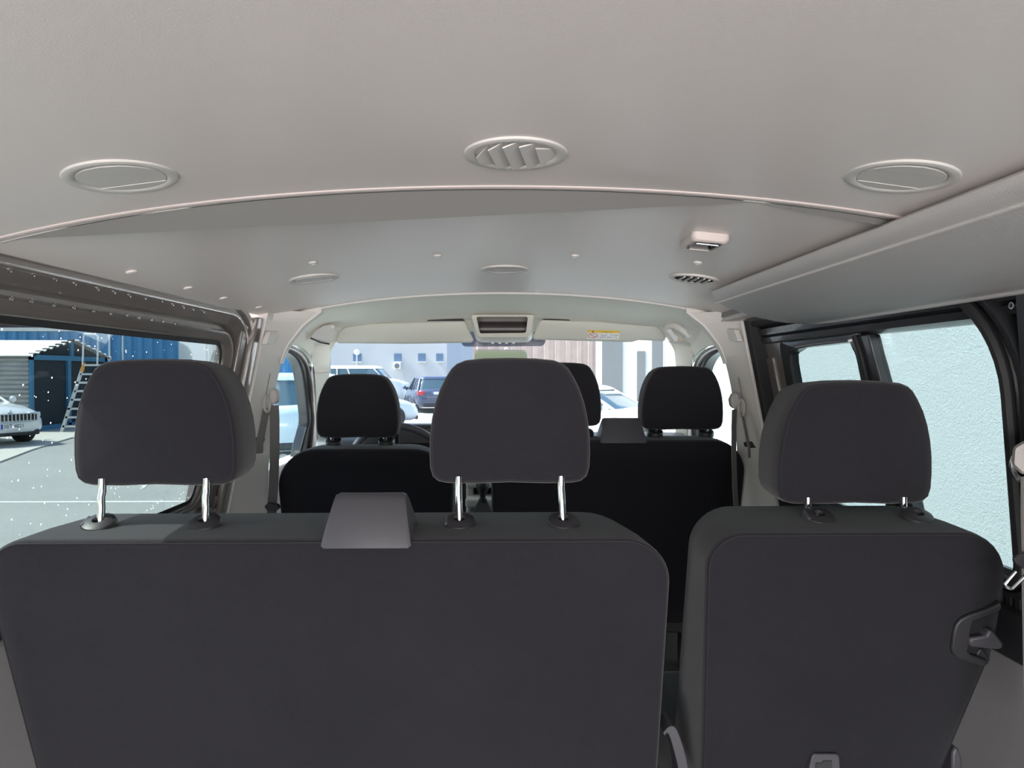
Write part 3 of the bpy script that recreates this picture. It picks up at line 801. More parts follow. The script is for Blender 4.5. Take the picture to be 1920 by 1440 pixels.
part('switch', MB().box((-.018, LH - .020, -.0165), (.018, LH - .012, -.009)), 'lip', lamp, world=False, bevel=.002)
part('lens_teeth', MB().tube([(-.02, -.026, -.0150), (.02, -.026, -.0150)], .0018, 6), 'steel', lamp, world=False)

# overhead duct on the right
duct = thing('overhead_duct', 'long grey plastic overhead duct under the right edge of the ceiling', 'overhead duct', (.68, .8, 1.75))
ts = [(0.0, 1.86), (.08, 1.90), (.2, 1.92), (.30, 1.925), (.44, 1.92), (.60, 1.90), (.75, 1.868), (.85, 1.83), (.92, 1.785), (.97, 1.725), (1.0, 1.645)]
def dface(t):
    x, z = .540 + .222 * t, CZ + .203 - .085 * t
    z -= .006 * math.sin(PI * min(1, t * 1.0)) * .5
    if t < .08: x += .0; z += .002
    return x, z
rings = []
for t, ye in ts:
    x, z = dface(t)
    rings.append([Vector((x, -.55, z)), Vector((x, ye - .012, z)), Vector((x + .001, ye - .003, z + .003)), Vector((x + .003, ye, z + .010)), Vector((x + .004, ye, max(z + .012, cz(x) - .002 - .02 * (1 - t)))), Vector((x + .004, -.55, max(z + .012, cz(x) - .002 - .02 * (1 - t))))])
e1 = rings[-1]
rings.append([v + Vector((.012, 0, .006)) if k < 4 else v + Vector((.012, 0, -.01)) for k, v in enumerate(e1)])
rings.insert(0, [v + Vector((-.004, 0, .008 if k < 4 else 0)) for k, v in enumerate(rings[0])])
part('duct_body', MB().loft(rings), 'greyplastic', duct, sharp=50)
cr = [Vector((dface(.13)[0], y, dface(.13)[1] - .0002)) for y in (-.5, 0, .5, 1.0, 1.5, 1.92)]
part('crease', MB().tube(cr, .0035, 8), 'greyplastic', duct)

# ------------------------------------------------------------------ cab fittings
def board(pxs, rad, Y, th, tilt=0.0, shrink=.004):
    o = [Vector((p.x, p.y)) for p in rpoly(pxs, rad, 6)]
    def lay(y, ins):
        res = []
        for p in inset(o, ins / Y * F):
            q = atY(p.x, p.y, Y); q.y += y - tilt * (q.z - (CZ + .17)); res.append(q)
        return res
    return MB().loft([lay(0, shrink * 2), lay(.002, shrink * .8), lay(th * .35, 0), lay(th * .65, 0), lay(th - .002, shrink * .8), lay(th, shrink * 2)])
v1 = thing('sun_visor', 'cream sun visor over the driver side of the windscreen', 'sun visor', (-.42, 2.9, CZ + .17))
part('visor_body', board([(624, 643), (640, 614), (700, 606), (872, 602), (890, 642), (760, 644)], [6, 22, 60, 8, 6, 40], 2.88, .022, .4), 'console', v1, sharp=70)
v2 = thing('sun_visor', 'cream sun visor with yellow and white airbag warning label', 'sun visor', (.42, 2.9, CZ + .17))
part('visor_body', board([(996, 636), (1012, 600), (1120, 603), (1236, 612), (1256, 640), (1200, 637), (1186, 641)], [6, 10, 60, 22, 6, 3, 5], 2.88, .022, .4), 'console', v2, sharp=70)
for v, (xa, xb, yy) in ((v1, (800, 872, 600.5)), (v2, (1012, 1070, 601))):
    part('hinge_recess', MB().prism([atY(x, y, 2.885) for x, y in [(xa, yy + 1), (xa + 8, yy - 3), (xb - 4, yy - 3), (xb, yy + 1)]], (0, .012, 0)), 'dark_recess', v)
# warning label, a sticker lying on the visor face
lbx = part('warning_label', MB().prism([atY(x, y, 2.873 - .4 * (0)) + Vector((0, -.4 * (atY(x, y, 2.88).z - (CZ + .17)) + .0052, 0)) for x, y in [(1101, 635), (1161.5, 636), (1163, 620), (1102.5, 619)]], (0, .0008, 0)), 'labelwhite', v2)
def lab(x, y, off=.0049):
    p = atY(x, y, 2.873); p.y += -.4 * (p.z - (CZ + .17)) + off; return p
part('yellow_band', MB().prism([lab(x, y) for x, y in [(1102.1, 623.4), (1162.6, 624.4), (1163, 620), (1102.5, 619)]], (0, .0006, 0)), 'yellow', lbx)
part('prohibition_ring', MB().tube([lab(1112 + 8.6 * math.cos(a), 629.2 + 3.8 * math.sin(a), .0046) for a in [2 * PI * k / 24 for k in range(24)]], .0011, 6, True), 'red', lbx)
ml = MB().tube([lab(1106, 626.6, .0046), lab(1118, 631.8, .0046)], .0009, 6)
part('prohibition_bar', ml, 'red', lbx)
for (a, b, c, d) in ((1109, 629, 1115, 629.6), (1137, 626.5, 1139, 628), (1145, 627, 1148, 628), (1152, 628, 1160, 628.2), (1125, 632, 1134, 632.2), (1139, 632, 1148, 632.3), (1154, 631, 1158, 633.5), (1128, 626, 1129, 629), (1129, 629, 1136, 629.4)):
    part('pictogram_line', MB().tube([lab(a, b, .0046), lab(c, d, .0046)], .0007, 5), 'ink', lbx)
for x in (1122, 1136.5, 1151): part('divider_line', MB().tube([lab(x, 624.6, .0048), lab(x - .5, 634.5, .0048)], .0003, 4), 'ink', lbx)
part('warning_triangle', MB().prism([lab(1110, 623, .0044), lab(1114.5, 623, .0044), lab(1112.3, 620.2, .0044)], (0, .0004, 0)), 'ink', lbx)
q = lab(1138, 622, .0043)
tx = txt('airbag_lettering', 'A I R B A G', .0085, 'ink', lbx, Matrix.Translation(q - wpos(lbx)) @ Matrix.Rotation(R(90 - 20), 4, 'X'), .0002)
# overhead console
oc = thing('overhead_console', 'grey overhead console with dark open tray between the sun visors', 'console', (0, 2.85, CZ + .19))
def ocr(pxs, rad, y, seg=5): return [atY(p.x, p.y, y) for p in rpoly(pxs, rad, seg)]
O1 = [(894, 640), (994, 640), (1003, 588), (881, 588)]
O0 = [(896, 632), (994, 632), (1001, 590), (883, 590)]
O2 = [(900, 625), (986, 624), (990, 594), (893, 594)]
part('console_frame', MB().loft([ocr([(894, 642), (997, 642), (1006, 586), (878, 586)], [14, 14, 3, 3], 2.96), ocr([(895, 640), (995, 640), (1004, 588), (880, 588)], [12, 12, 3, 3], 2.83), ocr(O0, [10, 10, 3, 3], 2.78), ocr(O2, [4, 4, 3, 3], 2.785), ocr(O2, [4, 4, 3, 3], 2.84)], True, (True, False)), 'console', oc, sharp=30)
part('tray', MB().loft([ocr([(899, 626), (987, 625), (991, 593), (892, 593)], [4, 4, 3, 3], 2.90), ocr([(899, 626), (987, 625), (991, 593), (892, 593)], [4, 4, 3, 3], 2.838)], True, (True, False)), 'screen', oc)
part('tray_back', MB().tube([atY(899, 617, 2.875), atY(940, 617, 2.875), atY(987, 617, 2.875)], .030, 16), 'screen', oc)
sw_ = MB()
for k in range(4): sw_.box((-.05 + k * .028, 2.84, CZ + .119), (-.038 + k * .028, 2.86, CZ + .1235))
part('buttons', sw_, 'white', oc, bevel=.002)
# rear view mirror
rm = thing('rear_view_mirror', 'interior rear view mirror with pale frame above the centre headrest', 'mirror', (.01, 2.82, CZ + .07))
mo = [(884, 700), (992, 700), (990, 656), (888, 655)]
part('mirror_housing', board(mo, [12, 12, 10, 10], 2.80, .03, 0, .004), 'white', rm, sharp=70)
part('mirror_glass', MB().prism([atY(p.x, p.y, 2.7985) for p in rpoly([(888, 697), (988, 697), (987, 659), (891, 658)], [9, 9, 8, 8], 5)], (0, .0012, 0)), 'mirror', rm, smooth=False)
part('mirror_stem', MB().tube([(.012, 2.825, CZ + .055), (.012, 2.93, CZ + .085), (.012, 3.06, CZ + .105)], .008, 8), 'greyplastic', rm)
# grab handle right, closed folding holder left
gh = thing('grab_handle', 'grey folding grab handle above the right front door', 'grab handle', (.70, 2.75, CZ + .16))
hpth = crv([atY(1264, 636, 2.74), atY(1258, 626, 2.72), atY(1251, 616, 2.72), atY(1256, 611, 2.70), atY(1268, 612, 2.66), atY(1281, 621, 2.64), atY(1290, 629, 2.66)], 5)
part('grip', MB().tube(hpth, [.009] * 4 + [.012] * (len(hpth) - 8) + [.009] * 4, 12), 'pillar', gh)
part('mount', MB().lathe([(.0005, -.004), (.014, -.003), (.016, .01)], 16, atY(1264, 634, 2.75), 'y'), 'greyplastic', gh)
part('mount', MB().lathe([(.0005, -.004), (.014, -.003), (.016, .01)], 16, atY(1290, 628, 2.70), 'y'), 'greyplastic', gh)
sg = thing('spectacle_holder', 'closed pale wedge shaped holder above the left front door', 'holder', (-.70, 2.75, CZ + .16))
hold = [atY(x, y, Y) for x, y, Y in [(583, 633, 2.70), (594, 620, 2.68), (608, 611, 2.68), (624, 608, 2.70), (631, 613, 2.72), (630, 625, 2.74), (623, 641, 2.76), (617, 643, 2.76), (600, 640, 2.73)]]
part('lid', MB().prism(hold, (-.02, .035, .006)), 'pillar', sg, bevel=.004)
part('lid_gap', MB().tube([hold[0] + Vector((-.002, .002, -.002)), hold[8] + Vector((0, .002, -.004)), hold[7] + Vector((0, .002, -.004))], .003, 6), 'dark_recess', sg)
part('knob', MB().lathe([(.0005, -.008), (.007, -.006), (.007, .004)], 14, atY(625, 613, 2.70), 'y'), 'pillar', sg)
# coat hooks on the pillars
for s, pts, lb in ((-1, [(500, 645), (512, 646), (520, 630), (520, 621), (508, 622), (503, 634)], 'flat grey coat hook on the left door pillar trim'),
                   (1, [(1378, 641), (1367, 636), (1362, 620), (1364, 616), (1376, 618), (1384, 640)], 'flat grey coat hook on the right door pillar trim')):
    o = part('coat_hook', MB().prism([onwall(x, y, s, .084) for x, y in pts], (s * .016, 0, 0)), 'pillar', bevel=.002)
    tag(o, lb, 'coat hook', 'coat hooks on the door pillars')
    
# front belts
def fbelt(s, pxm, label):
    f = lambda x, y, Y: (lambda p: Vector((p.x, p.y, p.z)))(atY(x, y, Y))
    b = thing('seat_belt', label, 'seat belt', f(*pxm(512, 745), 2.30))
    part('slot', MB().tube([f(*pxm(506.5, 700), 2.285), f(*pxm(501.8, 725), 2.284), f(*pxm(498, 748), 2.28)], .0014, 6), 'webbing', b)
    cap = [f(*pxm(x, y), 2.27) for x, y in [(505, 733), (510, 728), (516, 730), (521, 741), (519, 753), (513, 759), (507, 755), (503, 743)]]
    part('anchor_cap', MB().prism(cap, (0, .03, 0)), 'beltplastic', b, bevel=.005, seg=3)
    rg = [f(*pxm(501 + 5.5 * math.cos(a), 757 + 15 * math.sin(a)), 2.265 + .01 * math.cos(a)) for a in [2 * PI * k / 20 for k in range(20)]]
    part('guide_ring', MB().tube(rg, .005, 8, True), 'beltplastic', b)
    w = .011
    part('webbing', MB().ribbon([f(*pxm(514, 760), 2.285), f(*pxm(515, 790), 2.29), f(*pxm(515, 850), 2.29), f(*pxm(513, 910), 2.28), f(*pxm(510, 950), 2.27), f(*pxm(505, 1100), 2.25)], Vector((w, .012, 0))), 'webbing', b)
    part('webbing', MB().ribbon([f(*pxm(500, 765), 2.27), f(*pxm(494, 795), 2.25), f(*pxm(487, 830), 2.24), f(*pxm(486, 850), 2.25)], Vector((.007, .012, 0))), 'webbing', b)
    part('tongue', MB().prism([f(*pxm(x, y), 2.25) for x, y in [(495, 950), (502, 943), (520, 946), (524, 953), (515, 960), (500, 958)]], (0, .02, 0)), 'blackplastic', b, bevel=.003)
    part('pillar_slot', MB().prism([f(*pxm(x, y), 2.252) for x, y in [(484, 832), (492, 820), (497, 822), (495, 829)]], (s * .02, .004, 0)), 'dark_recess', b)
fbelt(-1, lambda x, y: (x, y), 'grey front seat belt hanging on the left door pillar')
fbelt(1, lambda x, y: (945 + (945 - x) + 1, y + 8), 'grey front seat belt hanging on the right door pillar')
# rear right belt
rb = thing('seat_belt', 'grey seat belt with metal tongue hanging at the far right edge', 'seat belt', atY(1912, 860, 1.06))
capp = rpoly([(1899, 838), (1920, 826), (1950, 832), (1952, 880), (1916, 890), (1897, 872)], [14, 12, 12, 14, 12, 10], 5)
part('anchor_cap', MB().loft([[atY(p.x, p.y, 1.035) for p in inset(capp, 5)], [atY(p.x, p.y, 1.043) for p in capp], [atY(p.x, p.y, 1.07) for p in capp]]), 'beltplastic', rb, sharp=60)
part('guide_ring', MB().tube([atY(1918 + 20 * math.cos(a), 874 + 26 * math.sin(a), 1.055 + .004 * math.sin(a)) for a in [2 * PI * k / 28 for k in range(28)]], .0045, 8, True), 'steel', rb)
part('webbing', MB().ribbon([atY(1932, 893, 1.058), atY(1932, 960, 1.056), atY(1934, 1040, 1.05), atY(1934, 1090, 1.047), atY(1938, 1300, 1.03), atY(1940, 1460, 1.02)], Vector((.018, .006, 0))), 'webbing', rb)
tg = rpoly([(1896, 1048), (1912, 1036), (1950, 1034), (1950, 1072), (1916, 1066), (1903, 1058)], [5, 8, 6, 8, 6, 4], 4)
part('tongue_grip', MB().loft([[atY(p.x, p.y, 1.032) for p in inset(tg, 3)], [atY(p.x, p.y, 1.037) for p in tg], [atY(p.x, p.y, 1.052) for p in tg]]), 'blackplastic', rb, sharp=50)
part('tongue_plate', MB().tube([atY(x, y, 1.04) for x, y in [(1905, 1072), (1884, 1096), (1886, 1099), (1892, 1103), (1897, 1104), (1920, 1082), (1930, 1070)]], .0028, 8), 'chrome', rb)

# ================================================================== OUTSIDE
M.update(
    asphalt=mat('asphalt', (.30, .31, .30), .9, bump=(60, .5, .01), var=(.8, .12)),
    concrete=mat('pale_concrete', (.50, .49, .45), .9, bump=(30, .3, .01), var=(1.2, .1)),
    line=mat('line_paint', (.62, .62, .60), .8, var=(6, .1)),
    bluesheet=mat('blue_sheet', (.07, .27, .52), .5, var=(1.5, .2)),
    bluetrim=mat('blue_trim', (.05, .20, .34), .5),
    mesh=mat('dark_gable_shade', (.020, .028, .034), .8, var=(6, .4)),  # shade of the open gable end, put into the colour
    zinc=mat('zinc_sheet', (.55, .55, .54), .42, metal=.3, var=(1.2, .25)),
    alu=mat('ladder_aluminium', (.62, .63, .65), .4, metal=.4),
    orange=mat('orange_label', (.75, .32, .04), .5),
    render=mat('grey_blue_render', (.50, .51, .52), .9, var=(.5, .08)),
    render2=mat('blue_grey_render', (.32, .36, .43), .9, var=(.5, .08)),
    timber=mat('weathered_timber', (.36, .29, .275), .9, var=(3, .25)),
    whitewall=mat('white_render', (.86, .85, .80), .9),
    greywall=mat('grey_render', (.17, .18, .185), .9, var=(1.5, .1)),
    winglass=mat('window_blue', (.10, .17, .28), .15, coat=.5),
    brick=mat('dull_red_cladding', (.12, .075, .075), .8, var=(1, .2)),
    darkblue=mat('dark_navy', (.03, .035, .07), .7),
    globe=mat('white_globe', (.9, .9, .9), .3),
    tyre=mat('tyre', (.02, .02, .02), .8),
    rim=mat('alloy', (.5, .5, .52), .3, metal=.8),
    carglass=mat('car_glass', (.05, .10, .13), .06, coat=1.0),
    redlamp=mat('tail_lamp', (.5, .02, .03), .25, coat=1.0),
    headlamp=mat('head_lamp', (.7, .75, .8), .1, metal=.5),
    platewhite=mat('plate_white', (.8, .8, .8), .4),
    plateblue=mat('plate_blue', (.02, .06, .4), .4),
)
def stucco():
    m = mat('rough_stucco', (.74, .77, .78), .95)
    n, l = m.node_tree.nodes, m.node_tree.links
    b = n['Principled BSDF']; tc = n.new('ShaderNodeTexCoord')
    nz = n.new('ShaderNodeTexNoise'); nz.inputs['Scale'].default_value = 120; nz.inputs['Detail'].default_value = 5
    nz2 = n.new('ShaderNodeTexNoise'); nz2.inputs['Scale'].default_value = 55; nz2.inputs['Detail'].default_value = 3
    for q in (nz, nz2): l.new(tc.outputs['Object'], q.inputs['Vector'])
    a = n.new('ShaderNodeMath'); a.operation = 'ADD'
    l.new(nz.outputs['Fac'], a.inputs[0]); l.new(nz2.outputs['Fac'], a.inputs[1])
    bp = n.new('ShaderNodeBump'); bp.inputs['Strength'].default_value = .7; bp.inputs['Distance'].default_value = .011
    l.new(a.outputs[0], bp.inputs['Height']); l.new(bp.outputs[0], b.inputs['Normal'])
    return m
M['stucco'] = stucco()
def pcol(name, c): 
    M[name] = mat(name, c, .35, metal=.15, coat=.8); return name
pcol('carwhite', (.82, .83, .82)); pcol('carsilver', (.50, .58, .64)); pcol('carnavy', (.05, .07, .13)); pcol('carlight', (.55, .62, .68))

struct('floor', MB().box((-70, -25, -.2), (40, 110, 0)), 'asphalt', 'sunlit grey asphalt of the yard')
kerb = [atY(-400, 955, 1), ]
def onground(px, py, z=0.0):
    d = ray(px, py); k = (z - CZ) / d.z
    return Vector((CX + d.x * k, d.y * k, z))
A = [onground(-260, 905), onground(0, 868), onground(60, 845), onground(135, 822), onground(420, 818), onground(420, 806), Vector((-30, 40, 0)), Vector((-50, 20, 0))]
struct('trim_19', MB().prism([p + Vector((0, 0, .03)) for p in A], (0, 0, -.04)), 'concrete', 'pale concrete pavement in front of the shed')
a, b = onground(-100, 933), onground(360, 941)
tag(part('parking_line', MB().box((a.x, b.y - .04, .0), (b.x + 2.2, b.y + .05, .006)), 'line'), 'white parking line painted across the asphalt', 'road marking')
pm = [onground(x, y) for x, y in [(251, 910), (272, 907), (277, 910), (268, 917), (266, 911)]]
tag(part('road_mark', MB().prism([p + Vector((0, 0, .001)) for p in pm], (0, 0, .005)), 'line'), 'small white paint mark on the asphalt behind the left headrest', 'road marking')
# stuccoed wall beside the van
struct('wall_outer', MB().box((2.55, -4, 0), (2.95, 10.9, 5.2)), 'stucco', 'rough white stucco building wall close beside the van')

# blue corrugated wall
def corrugated(p0, p1, z0, z1, pitch, depth, th=.04):
    d = (p1 - p0); L = d.length; u = d / L; nrm = Vector((u.y, -u.x, 0)); pts = []; k = 0; x = 0
    prof = [(0, 0), (.35, 0), (.5, 1), (.85, 1)]
    while x < L:
        for f, h in prof:
            if x + f * pitch <= L: pts.append(p0 + u * (x + f * pitch) + nrm * depth * h)
        x += pitch
    pts.append(p1)
    back = [q - nrm * (depth + th) for q in (p1, p0)]
    poly = pts + [p1 - nrm * th, p0 - nrm * th]
    return MB().loft([[Vector((q.x, q.y, z)) for q in poly] for z in (z0, z1)])
def wallat(xa, xb, Y): return Vector((atY(xa, 700, Y).x, Y, 0)), Vector((atY(xb, 700, Y).x, Y, 0))
bw = thing('blue_wall', 'blue corrugated sheet wall behind the shed and ladder', 'wall', (-14, 25, 0))
p0, p1 = wallat(-420, 334, 25)
part('sheeting', corrugated(p0, p1, 0, 3.08, .36, .06), 'bluesheet', bw, smooth=False)
part('coping', MB().box((p0.x, 24.86, 3.08), (p1.x, 25.1, 3.2)), 'alu', bw)
def block(name, xa, xb, Y, z1, m, label, cat, depth=1.5, z0=0):
    a, b = wallat(xa, xb, Y)
    return tag(part(name, MB().box((a.x, Y, z0), (b.x, Y + depth, z1)), m, smooth=False), label, cat)
fb = thing('far_building', 'far dull red building showing above the blue wall', 'building', (-20, 34, 0))
a, b = wallat(-420, 372, 33)
part('wall', MB().box((a.x, 33, 0), (b.x, 37, 4.05)), 'brick', fb, smooth=False)
part('band', MB().box((a.x, 32.9, 3.0), (atY(122, 700, 33).x, 33, 3.75)), 'darkblue', fb, smooth=False)
part('eave', MB().box((a.x, 32.7, 4.05), (b.x, 37.2, 4.2)), 'whitewall', fb, smooth=False)
block('white_building', 318, 388, 27, 4.2, 'whitewall', 'plain white building end right of the blue wall', 'building')
a, b = wallat(386, 450, 26)
o = part('grey_hall', corrugated(a, b, 0, 3.6, .25, .04), 'zinc', smooth=False)
tag(o, 'grey corrugated hall wall at the right end of the left window', 'building')
a, b = wallat(455, 556, 30)
o = part('blue_hall', corrugated(a, b, 0, 5.2, .5, .1), 'bluesheet', smooth=False)
tag(o, 'blue corrugated hall wall seen through the driver window', 'building')
block('cream_building', 550, 606, 33, 5.4, 'render', 'pale wall strip right of the blue hall in the driver window', 'building')
tag(part('wall_vent', MB().box((atY(551, 0, 29.8).x, 29.7, 2.95), (atY(559, 0, 29.8).x, 29.9, 3.15)), 'darkblue'), 'small dark box high on the blue hall', 'box')

# shed with open gable end
SX, SY = atY(57, 700, 19.5).x, 19.5
sh = thing('metal_shed', 'corrugated metal shed with blue framed dark gable front', 'shed', (SX, SY, 0))
L = 4.0; Wd = 3.75; ez, rz_ = 2.13, 2.62
mb = MB(); pts = []
nrb = 17
for k in range(nrb * 2 + 1):
    pts.append((SY + (.09 if k % 2 else 0.0), ez * k / (nrb * 2)))
mb.loft([[Vector((x, y, z)) for y, z in pts] + [Vector((x, SY + .14, ez)), Vector((x, SY + .14, 0))] for x in (SX - L - 2, SX)])
part('side_wall', mb, 'zinc', sh, sharp=60)
for sgn in (0, 1):
    mb = MB(); k = 14; r_ = []
    for i in range(k * 2 + 1):
        f = i / (k * 2)
        y = SY - .12 + (Wd / 2 + .12) * f if not sgn else SY + Wd + .12 - (Wd / 2 + .12) * f
        r_.append((y, ez - .03 + (rz_ - ez) * f + (.03 if i % 2 else 0)))
    mb.loft([[Vector((x, y, z)) for y, z in r_] + [Vector((x, y, z - .025)) for y, z in reversed(r_)] for x in (SX - L - 2, SX + .12)])
    part('roof_sheet', mb, 'zinc', sh, sharp=40)
part('gable_shade_fill', MB().prism([(SX - .05, SY + .05, 0), (SX - .05, SY + Wd - .05, 0), (SX - .05, SY + Wd - .05, ez - .03), (SX - .05, SY + Wd / 2, rz_ - .04), (SX - .05, SY + .05, ez - .03)], (-.04, 0, 0)), 'mesh', sh, smooth=False)  # dark sheet standing for the shade in the open gable
fm = lambda y0, y1, z0, z1: MB().box((SX - .05, y0, z0), (SX + .02, y1, z1))
for y0, y1, z0, z1 in ((SY, SY + .12, 0, ez), (SY + Wd - .12, SY + Wd, 0, ez), (SY, SY + Wd, ez - .14, ez), (SY, SY + Wd, 0, .16), (SY + Wd * .44, SY + Wd * .44 + .16, 0, ez - .14), (SY + Wd / 2 - .07, SY + Wd / 2 + .07, ez, rz_ - .06)):
    part('frame_bar', fm(y0, y1, z0, z1), 'bluetrim', sh)
for i in range(14):
    f = i / 13; y = SY + Wd * f; z = ez + (rz_ - ez) * (1 - abs(2 * f - 1)) + .01
    part('gutter_end', MB().lathe([(.001, .16), (.045, .15), (.045, -.02)], 10, (SX, y, z - .01), 'x'), 'zinc' if f > .5 else 'mesh', sh)  # near slope in the dark gable colour, far slope in zinc

# step ladder
ld = thing('step_ladder', 'tall aluminium step ladder with top handrail in front of the shed', 'ladder', (*onground(120, 812).to_2d(), 0))
LY = onground(113, 812).y
def lp_(x, y, dy=0): 
    p = atY(x, y, LY + dy); return p
part('side_rail', MB().strip([lp_(111, 812), lp_(151, 690)], [lp_(117, 812), lp_(156, 690)], (0, .06, 0)), 'alu', ld)
part('side_rail', MB().strip([lp_(150, 812), lp_(179, 690)], [lp_(156, 812), lp_(184, 690)], (0, .06, 0)), 'alu', ld)
for i, (x, y) in enumerate(((117, 799), (122, 782), (126, 766), (133, 749), (139, 733), (143, 717), (150, 701), (155, 684))):
    part('step', MB().box(lp_(x, y + 2.4), lp_(x + 36 - i * .8, y - 1.2) + Vector((0, .22, 0))), 'alu', ld)
part('handrail', MB().tube([lp_(155, 684), lp_(157, 630), lp_(159, 626), lp_(180, 627), lp_(184, 631), lp_(182.5, 684)], .022, 8), 'alu', ld)
part('orange_label', MB().strip([lp_(149.5, 697, -.01), lp_(154.5, 680, -.01)], [lp_(154, 697, -.01), lp_(157.5, 680, -.01)], (0, .08, 0)), 'orange', ld)
for x, lb in ((205, 'thin grey metal post left of its pair above the left headrest'), (230, 'thin grey metal post nearer the white building end')):
    p = atY(x, 613, 23.5)
    tag(part('metal_post', MB().tube([(p.x, 23.5, 0), (p.x, 23.5, p.z)], .028, 10), 'alu'), lb, 'post', 'thin posts before the blue wall')

# ------------------------------------------------------------------ cars
def car(name, label, cat, loc, yaw, paint, L=4.3, H=1.47, Wc=1.80, style='hatch', plate=None, extra=None):
    root = thing(name, label, cat, loc, rot=(0, 0, yaw))
    h = L / 2; w = Wc / 2; k = H / 1.47
    # body stations: x, halfwidth, z low, z shoulder(top of body)
    if style == 'van': st = [(-h, .92, .35, 1.0), (-h + .06, .98, .28, 1.05), (-h * .6, 1, .22, 1.05), (h * .3, 1, .22, 1.02), (h * .62, .98, .22, .98), (h * .88, .93, .24, .86), (h * .97, .82, .28, .70), (h, .70, .34, .58)]
    else: st = [(-h, .74, .36, .80), (-h + .05, .84, .28, .90), (-h + .2, .94, .24, .96), (-h * .55, 1, .22, .95), (0, 1, .2, .93), (h * .42, 1, .22, .93), (h * .70, .97, .22, .86), (h * .88, .90, .22, .76), (h * .97, .80, .26, .66), (h, .66, .32, .56)]
    rings = []
    for x, fw, zl, zs in st:
        a = w * fw; zs *= k
        q = [(a * .80, zl), (a * .97, zl + .10), (a, zl + (zs - zl) * .45), (a * .985, zl + (zs - zl) * .75), (a * .93, zs - .04), (a * .80, zs)]
        rings.append([Vector((x, y, z)) for y, z in q] + [Vector((x, 0, zs + .02))] + [Vector((x, -y, z)) for y, z in reversed(q)])
    part('body', MB().loft(rings), paint, root, world=False, sharp=50)
    # greenhouse: glass then roof and pillars
    if style == 'van': gx = [(-h + .03, -h + .10), (h * .60, h * .28)]
    elif style == 'estate': gx = [(-h + .12, -h + .42), (h * .46, h * .08)]
    else: gx = [(-h + .22, -h + .72), (h * .46, h * .06)]
    zb = .90 * k; zt = H
    (xb0, xt0), (xb1, xt1) = gx
    def gring(f, sh=0.0):
        xa = xb0 + (xt0 - xb0) * f + sh; xb = xb1 + (xt1 - xb1) * f - sh; ww = (w * .90 + (w * .70 - w * .90) * f) - sh; z = zb + (zt - zb) * f
        o = rpoly([(xa, -ww), (xb, -ww), (xb, ww), (xa, ww)], [.18, .30, .30, .18], 5)
        return [Vector((p.x, p.y, z)) for p in o]
    part('windows', MB().loft([gring(0, .02), gring(.5, .015), gring(.86, .015)]), 'carglass', root, world=False, sharp=60)
    rt = []
    for f, s in ((.80, 0), (.90, .0), (.97, .05), (1.0, .14), (1.02, .32)):
        rt.append(gring(f, s))
    part('roof', MB().loft(rt), paint, root, world=False, sharp=70)
    for sy in (-1, 1):
        for xb, xt in ((xb0 + .05, xt0 + .05), (xb1 - .05, xt1 - .05), ((xb0 + xb1) / 2, (xt0 + xt1) / 2), (xb0 * .55, xt0 * .60 if style != 'hatch' else xt0 * .75)):
            part('window_pillar', MB().tube([(xb, sy * w * .90, zb - .02), (xt, sy * w * .73, zt - (zt - zb) * .16)], .035, 6), paint, root, world=False)
        part('wing_mirror', MB().lathe([(.001, -.06), (.06, -.04), (.085, 0), (.06, .05), (.001, .06)], 12, (h * .36, sy * (w + .10), .98 * k), 'x'), paint, root, world=False)
        part('tail_lamp', MB().box((-h + .0, sy * w * .60, .72 * k), (-h + .16, sy * w * .93, .88 * k)), 'redlamp', root, world=False, bevel=.02)
        part('head_lamp', MB().box((h * .84, sy * w * .52, .62 * k), (h * .955, sy * w * .80, .73 * k)), 'headlamp', root, world=False, bevel=.02)
        for x in (-h * .62, h * .64):
            wh = part('wheel', MB().lathe([(.2, -.11), (.31, -.10), (.33, -.05), (.33, .05), (.31, .10), (.2, .11)], 24, (x, sy * (w - .10), .33), 'y'), 'tyre', root, world=False)
            part('hub', MB().lathe([(.001, .09 * sy), (.06, .10 * sy), (.2, .085 * sy), (.205, .0)], 12, (x, sy * (w - .10), .33), 'y'), 'rim', wh, world=False)
    part('lower_bumper', MB().box((-h - .01, -w * .70, .28), (-h + .1, w * .70, .42)), 'blackplastic', root, world=False, bevel=.03)
    part('grille', MB().box((h * .955, -w * .62, .56 * k), (h * 1.006, w * .62, .70 * k)), 'dark_recess', root, world=False, bevel=.03)
    part('air_intake', MB().box((h * .955, -w * .70, .24), (h * 1.0, w * .70, .36)), 'blackplastic', root, world=False, bevel=.03)
    return root
def plate(root, x, z, s, text=None):
    pl = part('number_plate', MB().box((x - .01, -.26, z - .055), (x + .01, .26, z + .055)), 'platewhite', root, world=False)
    part('blue_strip', MB().box((x + s * .009, -s * .26, z - .055), (x + s * .013, -s * .215, z + .055)), 'plateblue', pl, world=False)
    if text:
        mx = Matrix.Translation((x + s * .011, s * .02, z)) @ Matrix.Rotation(s * PI / 2, 4, 'Z') @ Matrix.Rotation(PI / 2, 4, 'X') 
        txt('registration', text, .115, 'ink', pl, mx, .001)
